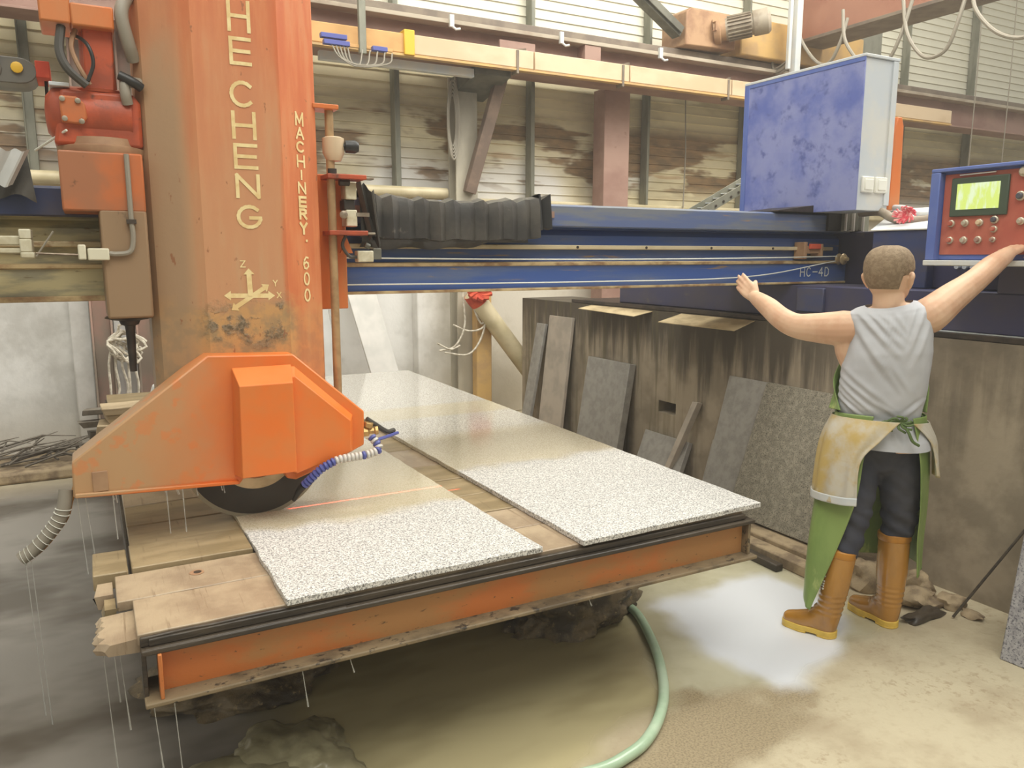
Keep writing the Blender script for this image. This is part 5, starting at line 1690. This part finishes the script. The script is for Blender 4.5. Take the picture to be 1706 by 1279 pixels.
# neck, shoulders, head
limb(mb, [(-.075, .0, 1.372), (.0, -.004, 1.385), (.085, .0, 1.398)], [.034, .044, .036], 14)
limb(mb, [(.012, -.005, 1.37), (.010, -.002, 1.44), (.006, .006, 1.50)], [.064, .060, .060], 18)
HY = math.radians(-24)
HC = Vector((.004, .004, 0))


def hp_(x, y, z):
    return Vector((HC.x + x * math.cos(HY) - y * math.sin(HY), HC.y + x * math.sin(HY) + y * math.cos(HY), z))


def head_rings(g=0.0, zlo=1.43):
    out = []
    for z, w0, yb, yf in ((1.436, .030, .03, .085), (1.446, .048, -.02, .098), (1.462, .061, -.05, .104), (1.485, .070, -.074, .106), (1.512, .077, -.092, .104), (1.54, .083, -.102, .102), (1.57, .086, -.106, .100),
                          (1.60, .084, -.102, .092), (1.622, .077, -.09, .08), (1.640, .062, -.07, .06), (1.650, .044, -.048, .040), (1.656, .02, -.02, .016)):
        if z < zlo:
            continue
        r = []
        for k in range(32):
            a = 2 * PI * k / 32
            c, s = math.cos(a), math.sin(a)
            e = 2.25
            x = (w0 + g) * math.copysign(abs(c) ** (2 / e), c)
            y = (yb + yf) / 2 + ((yf - yb) / 2 + g) * math.copysign(abs(s) ** (2 / e), s)
            r.append(hp_(x, y, z + (g if z > 1.62 else 0)))
        out.append(r)
    return out


mb.loft(head_rings())
# nose, brow, lips, chin, ears
limb(mb, [hp_(0, .098, 1.556), hp_(0, .112, 1.53), hp_(0, .120, 1.512)], [.008, .010, .012], 10)
for s in (-1, 1):
    limb(mb, [hp_(s * .012, .106, 1.508), hp_(s * .016, .100, 1.506)], [.008, .007], 8)
    limb(mb, [hp_(s * .012, .098, 1.568), hp_(s * .035, .092, 1.571), hp_(s * .055, .072, 1.565)], [.008, .009, .007], 8)
    limb(mb, [hp_(s * .083, .005, 1.492), hp_(s * .092, -.004, 1.51), hp_(s * .099, -.012, 1.535), hp_(s * .096, -.004, 1.548), hp_(s * .088, .008, 1.545)], [.008, .009, .010, .009, .008], 10)
    limb(mb, [hp_(s * .080, .004, 1.515), hp_(s * .09, .0, 1.535)], [.012, .010], 8)
limb(mb, [hp_(-.022, .101, 1.479), hp_(0, .108, 1.481), hp_(.022, .101, 1.479)], [.005, .007, .005], 8)
limb(mb, [hp_(-.018, .100, 1.468), hp_(0, .107, 1.467), hp_(.018, .100, 1.468)], [.006, .008, .006], 8)
limb(mb, [hp_(-.01, .096, 1.447), hp_(.01, .096, 1.447)], [.014, .014], 8)
# arms
limb(mb, [(-.085, .0, 1.325), (-.155, .0, 1.318), (-.26, .03, 1.314), (-.345, .05, 1.318), (-.41, .075, 1.345), (-.475, .14, 1.388), (-.53, .205, 1.418), (-.555, .24, 1.43)],
     [.067, .076, .064, .054, .049, .045, .036, .030], 18)
limb(mb, [(.11, .0, 1.36), (.165, .01, 1.385), (.235, .07, 1.447), (.29, .12, 1.492), (.33, .16, 1.526), (.385, .245, 1.577), (.43, .305, 1.612), (.45, .33, 1.63)],
     [.068, .074, .062, .053, .048, .045, .036, .030], 18)
hand(mb, (-.555, .24, 1.43), (-.66, .50, .56), (-.45, -.75, .45), 1, (.10, .14, .18, .22), .12, .8, .35)
hand(mb, (.45, .33, 1.63), (.50, .75, .30), (-.2, -.25, .95), -1, (.12, .75, .85, .9), .05, .5)
# legs inside the trousers
for p in ([(-.05, .01, .86), (-.06, -.02, .68), (-.065, -.05, .52), (-.10, -.11, .3), (-.13, -.125, .12)], [(.10, .03, .86), (.105, .05, .68), (.115, .09, .52), (.11, .098, .3), (.108, .09, .12)]):
    limb(mb, p, [.08, .07, .05, .042, .034], 14)
bd = mb.build('body', M['skin'], pr, local=True)
remesh(bd, .0045, 4, .5)
# eyes
for s in (-1, 1):
    MB().ball(hp_(s * .031, .086, 1.553), .0125, 12, 8).build('eye', M['switch'], bd, local=True)
# cropped hair
mb = MB()
hr = []
zl = [1.49, 1.505, 1.52, 1.54, 1.56, 1.58, 1.60, 1.622, 1.640, 1.651, 1.659, 1.6625]
src = head_rings(0.0, 1.4)
src_z = [1.436, 1.446, 1.462, 1.485, 1.512, 1.54, 1.57, 1.60, 1.622, 1.640, 1.650, 1.656]


def head_pt(k, z, g):
    i = max(0, min(len(src_z) - 2, sum(1 for q in src_z if q <= z) - 1))
    t = min(1.0, (z - src_z[i]) / (src_z[i + 1] - src_z[i]))
    a, b = src[i][k], src[i + 1][k]
    p = a.lerp(b, t)
    c = hp_(0, -.005, 0)
    d = Vector((p.x - c.x, p.y - c.y, 0))
    if d.length > 1e-6:
        d.normalize()
    return Vector((p.x, p.y, z)) + d * g


loops = []
for j in range(15):
    v = j / 14
    ring = []
    for k in range(32):
        a = 2 * PI * k / 32
        s = math.sin(a)
        z0 = 1.487 + .0 * s
        if s > -.25:
            z0 = 1.487 + (s + .25) / 1.25 * .135
        if abs(math.cos(a)) > .9 and s > -.4:
            z0 = max(z0, 1.545)
        z = z0 + (1.655 - z0) * v
        ring.append(head_pt(k, z, .0055 * min(1, v * 5 + .25)) + Vector((0, 0, .007 * max(0, v - .7) / .3)))
    loops.append(ring)
mb.loft(loops)
mb.build('hair', M['hair'], pr, local=True, smooth=60)

# sleeveless shirt with drawn folds
SR = [(.835, .050, .160, .020, .150, 0), (.87, .040, .164, .018, .142, 0), (.91, .022, .164, .014, .126, 0), (.955, .008, .156, .01, .111, 0), (1.00, .006, .163, .008, .120, 0),
      (1.08, .012, .168, .006, .127, 0), (1.16, .018, .168, .004, .131, .02), (1.23, .026, .163, .002, .130, .06), (1.285, .030, .156, .0, .123, .10), (1.340, .026, .153, .0, .113, .15),
      (1.376, .016, .154, .0, .100, .18), (1.398, .010, .148, .0, .088, .2), (1.412, .010, .126, .0, .078, .2), (1.424, .012, .090, .0, .072, .2)]
NV, NU = 150, 150


def sring(z):
    i = max(0, min(len(SR) - 2, sum(1 for q in SR if q[0] <= z) - 1))
    t = (z - SR[i][0]) / (SR[i + 1][0] - SR[i][0])
    return [SR[i][q] + (SR[i + 1][q] - SR[i][q]) * t for q in range(6)]


folds = []
for (a, b, amp, wd_) in (((-.10, 1.40), (.075, 1.21), .006, .012), ((-.06, 1.405), (.085, 1.25), .006, .010), ((-.02, 1.40), (.09, 1.29), .005, .010), ((.03, 1.405), (.095, 1.31), .004, .009),
                         ((.14, 1.42), (.10, 1.23), .006, .012), ((.165, 1.36), (.11, 1.17), .005, .012), ((.11, 1.43), (.088, 1.27), .005, .010), ((-.12, 1.36), (.05, 1.12), .005, .014),
                         ((-.02, 1.22), (.10, 1.06), .004, .012), ((.03, 1.2), (.12, 1.07), .004, .012),
                         ((-.155, 1.10), (.0, .975), .006, .010), ((-.155, 1.07), (-.02, .97), .006, .009), ((-.155, 1.04), (-.05, .968), .006, .009), ((-.15, 1.13), (.05, .98), .005, .011), ((-.15, 1.17), (.09, .985), .004, .012),
                         ((.165, 1.04), (.09, .97), .004, .010), ((-.12, 1.02), (-.07, .966), .005, .008), ((.0, 1.03), (.08, .972), .004, .009),
                         ((.06, .94), (.09, .85), .004, .012), ((.12, .94), (.13, .86), .004, .012)):
    folds.append((Vector(a), Vector(b), amp, wd_))


def shirt_pt(u, v):
    z = .835 + (1.424 - .835) * v
    _, cx, hw, yc, hd, tl = sring(min(z, 1.4239))
    a = 2 * PI * u
    c, s = math.cos(a), math.sin(a)
    e = 2.5
    x = hw * math.copysign(abs(c) ** (2 / e), c)
    y = hd * math.copysign(abs(s) ** (2 / e), s)
    P = Vector((cx + x, yc + y, z + tl * x * (1 if x > 0 else .4)))
    n_ = Vector((c, s * 1.2, 0)).normalized()
    disp = .004 * noise.noise((P.x * 12, P.y * 12, P.z * 8)) + .0015 * noise.noise((P.x * 34, P.y * 30, P.z * 22))
    if s < .35:
        q = Vector((P.x, P.z))
        for A, B, amp, wd in folds:
            d = B - A
            t = max(0, min(1, (q - A).dot(d) / d.dot(d)))
            r = (q - A - d * t)
            side = r.x * d.y - r.y * d.x
            dist = r.length * (1 if side > 0 else -1)
            env = math.sin(PI * min(1, max(0, .08 + t * .9)))
            disp += 1.5 * amp * env * (math.exp(-(dist / wd) ** 2) - .7 * math.exp(-((dist - wd * 1.5) / wd) ** 2))
    # scooped back of the neck
    if s < 0 and v > .9:
        P.z -= .012 * (v - .9) / .1 * (-s)
    return P + n_ * disp


MB().grid(shirt_pt, NU, NV, cu=True).build('shirt', M['shirt'], pr, local=True, smooth=80)

# trousers
mb = MB()
limb(mb, [(.03, .015, .93), (.03, .015, .86), (.03, .02, .80)], [.100, .116, .108], 20)
limb(mb, [(-.03, .01, .90), (-.05, .0, .80), (-.055, -.01, .70), (-.06, -.035, .58), (-.07, -.06, .47), (-.086, -.092, .40), (-.092, -.102, .345)], [.080, .090, .087, .075, .066, .060, .048], 18)
limb(mb, [(.09, .03, .90), (.102, .035, .80), (.105, .05, .70), (.112, .075, .58), (.116, .09, .49), (.110, .098, .43), (.106, .100, .385)], [.080, .092, .089, .079, .072, .064, .050], 18)
tz = mb.build('trousers', M['pants'], pr, local=True)
remesh(tz, .007, 6, .5)
for v in tz.data.vertices:
    c = v.co
    k = .005 * math.sin(c.z * 95 + c.x * 60 + 2 * noise.noise(c * 6)) * (1 if c.z < .56 else .35) + .008 * noise.noise(Vector((c.x * 12, c.y * 12, c.z * 16)))
    v.co = c + v.normal * k


# boots
def boot(top, ank, heel, ball, toe, tr, name, mark=False):
    mb = MB()
    top, ank, heel, ball, toe = map(Vector, (top, ank, heel, ball, toe))
    mid = top.lerp(ank, .5)
    limb(mb, [top, mid, ank, heel + Vector((0, 0, .0))], [tr, tr * .98, .050, .043], 20)
    limb(mb, [heel, heel.lerp(ball, .5) + Vector((0, 0, .014)), ball, toe], [.042, .043, .043, .034], 18)
    limb(mb, [ank.lerp(top, .12), ank.lerp(ball, .45) + Vector((0, 0, -.008))], [.048, .045], 16)
    o = mb.build('boot', M['boot'], pr, local=True)
    remesh(o, .006, 6, .5)
    for v in o.data.vertices:
        v.co.z = max(v.co.z, .004)
        if .10 < v.co.z < .2:
            v.co = v.co + v.normal * .0016 * math.sin(v.co.z * 260)
    # sole with heel
    pts = [heel, heel.lerp(ball, .45), ball, toe]
    rr = [.043, .037, .045, .035]
    L, Rr = [], []
    P = bez(pts, 6)
    for i, p in enumerate(P):
        t = i / 6
        k = min(int(t), 2)
        r = rr[k] + (rr[k + 1] - rr[k]) * (t - k)
        d = (P[min(i + 1, len(P) - 1)] - P[max(i - 1, 0)]).normalized()
        n_ = Vector((-d.y, d.x, 0)).normalized()
        L.append(p + n_ * r)
        Rr.append(p - n_ * r)
    d = (P[-1] - P[-2]).normalized()
    d.z = 0
    n_ = Vector((-d.y, d.x, 0))
    capT = [P[-1] + (n_ * math.cos(a) + d * math.sin(a)) * .036 for a in [PI * k / 8 for k in range(1, 8)]]
    d0 = (P[0] - P[1]).normalized()
    d0.z = 0
    capH = [P[0] + (-n_ * math.cos(a) + d0 * math.sin(a)) * .044 for a in [PI * k / 8 for k in range(1, 8)]]
    loop = L + capT + Rr[::-1] + capH
    mb = MB().prism([(p.x, p.y) for p in loop], 'z', .008, .032)
    hl = [p for p in [L[0], L[4]] + [Rr[4], Rr[0]] + capH]
    mb.prism([(p.x, p.y) for p in hl], 'z', 0.0, .01)
    bl = [p for p in L[9:] + capT + Rr[9:][::-1]]
    mb.prism([(p.x, p.y) for p in bl], 'z', 0.0, .01)
    s = mb.build('sole', M['sole'], o, local=True, bevel=.003)
    s['label'] = 'yellow sole'
    ax_ = (top - mid).normalized()
    MB().lathe([(tr * .99, -.02), (tr * 1.035, -.016), (tr * 1.035, .008), (tr * .97, .012)], top + Vector((0, 0, .012)), ax_, 28).build('boot_rim', M['sole'] if False else M['flap'], o, local=True)
    if mark:
        mb = MB()
        for k in range(6):
            zc = .275 - .011 * k
            for q in range(2):
                if (k * 7 + q * 3) % 5 == 0:
                    continue
                a = -2.55 + .13 * q
                c = top.lerp(ank, (top.z - zc) / (top.z - ank.z))
                rr_ = tr * .985
                p = c + Vector((math.cos(a), math.sin(a), 0)) * rr_
                tdir = Vector((-math.sin(a), math.cos(a), 0))
                mb.bar(p - tdir * .0035, p + tdir * .0035, .006, .004, up=(math.cos(a), math.sin(a), 0))
        mb.build('boot_mark', M['switch'], o, local=True)
    return o


boot((-.095, -.105, .365), (-.128, -.128, .10), (-.132, -.129, .045), (-.235, -.107, .044), (-.283, -.096, .038), .060, 'boot', True)
boot((.106, .100, .405), (.108, .094, .10), (.108, .092, .045), (.012, .167, .044), (-.027, .197, .038), .066, 'boot')


# apron
def rows_sheet(rows, name, m, parent, nu=60, nv=50, off=0.0, fold=.006, solid=.004, seed=0):
    cols = [bez([Vector(p) for p in r], 12) for r in rows]
    K = len(cols[0])

    def fn(u, v):
        t = u * (K - 1)
        i = min(int(t), K - 2)
        ring = [c[i].lerp(c[i + 1], t - i) for c in cols]
        s = v * (len(ring) - 1)
        j = min(int(s), len(ring) - 2)
        a, b, c, d = ring[max(j - 1, 0)], ring[j], ring[j + 1], ring[min(j + 2, len(ring) - 1)]
        q = s - j
        p = .5 * ((2 * b) + (c - a) * q + (2 * a - 5 * b + 4 * c - d) * q * q + (3 * b - a - 3 * c + d) * q ** 3)
        n_ = Vector((p.x, p.y - .03, 0))
        n_ = n_.normalized() if n_.length > 1e-4 else Vector((0, -1, 0))
        w_ = fold * v * (math.sin(u * 34 + seed) * .6 + noise.noise((u * 9, v * 3, seed)))
        return p + n_ * (off + w_)
    return MB().grid(fn, nu, nv).build(name, m, parent, local=True, smooth=80, solid=solid)


ap = rows_sheet([[(-.01, -.120, .975), (-.15, -.055, .972), (-.11, .135, .97), (.10, .145, .97), (.180, .03, .97), (.13, -.10, .975)],
                 [(-.035, -.132, .80), (-.185, -.06, .80), (-.14, .145, .80), (.12, .18, .80), (.205, .07, .80), (.168, -.075, .80)],
                 [(-.052, -.150, .62), (-.205, -.085, .62), (-.15, .14, .62), (.13, .20, .62), (.215, .10, .62), (.182, -.03, .62)],
                 [(-.112, -.165, .40), (-.218, -.12, .41), (-.17, .12, .43), (.13, .22, .44), (.212, .13, .44), (.188, .03, .43)],
                 [(-.198, -.180, .125), (-.226, -.15, .16), (-.18, .10, .27), (.13, .23, .28), (.215, .15, .27), (.198, .06, .25)]], 'apron', M['apron'], pr, 90, 60, .004, .008)
bib = rows_sheet([[(-.120, .12, 1.24), (-.05, .142, 1.25), (.05, .145, 1.25), (.12, .13, 1.24)],
                  [(-.174, .03, 1.10), (-.12, .125, 1.10), (.10, .14, 1.10), (.178, .06, 1.10)],
                  [(-.135, -.098, .985), (-.172, .0, .98), (.06, .15, .98), (.18, .03, .98)]], 'apron_bib', M['apron'], pr, 50, 30, .004, .003)
cv = rows_sheet([[(.085, -.138, .962), (-.02, -.143, .962), (-.13, -.085, .958), (-.170, .0, .955), (-.14, .09, .95)],
                 [(.020, -.166, .885), (-.06, -.168, .885), (-.165, -.105, .88), (-.20, -.01, .87), (-.16, .10, .86)],
                 [(-.045, -.182, .79), (-.095, -.175, .785), (-.182, -.115, .78), (-.215, -.03, .77), (-.18, .10, .76)],
                 [(-.048, -.190, .615), (-.105, -.182, .61), (-.192, -.13, .605), (-.228, -.05, .60), (-.20, .09, .60)]], 'hip_cover', M['apron_in'], pr, 60, 50, .006, .007, seed=2)
cv['label'] = 'stained cream rubber flap over the left hip'
hm = rows_sheet([[(-.048, -.191, .645), (-.105, -.183, .64), (-.192, -.131, .635), (-.228, -.051, .63), (-.20, .09, .63)],
                 [(-.048, -.192, .612), (-.105, -.184, .607), (-.192, -.132, .602), (-.228, -.052, .597), (-.20, .09, .597)]], 'cover_hem', M['cab_grey'], cv, 60, 6, .009, .0, seed=2)
cv2 = rows_sheet([[(.13, -.105, .955), (.16, -.06, .95), (.19, .0, .945), (.185, .08, .94)],
                  [(.205, -.03, .86), (.215, .0, .86), (.225, .05, .855), (.21, .12, .85)],
                  [(.236, .01, .72), (.24, .03, .71), (.245, .07, .70), (.225, .14, .70)]], 'hip_cover', M['apron_in'], pr, 30, 30, .006, .005, seed=5)
ring = [(.008 + .166 * math.cos(2 * PI * k / 40), .008 + .123 * math.sin(2 * PI * k / 40), .958 + .006 * math.sin(4 * PI * k / 40) - (.012 if math.sin(2 * PI * k / 40) < 0 and math.cos(2 * PI * k / 40) < 0 else 0)) for k in range(41)]
kn = MB().tube(ring, .0065, 8)
kc = Vector((.085, -.128, .962))
for k in range(9):
    a = k * 2.3
    kn.tube(bez([kc, kc + Vector((.03 * math.cos(a), -.012 - .004 * (k % 3), .022 * math.sin(a))), kc + Vector((.05 * math.cos(a + .6), -.010, .035 * math.sin(a + .6) - .01))], 5), .005, 6)
kn.tube(bez([kc, kc + Vector((.03, -.02, -.03)), kc + Vector((.05, -.018, -.07)), kc + Vector((.075, .0, -.09))], 6), .006, 6)
kn.tube(bez([kc, kc + Vector((-.06, -.02, -.015)), kc + Vector((-.12, -.012, -.02)), kc + Vector((-.2, .03, -.03))], 6), .006, 6)
kn.build('apron_tie', M['green_tie'], pr, local=True)

add_haze()
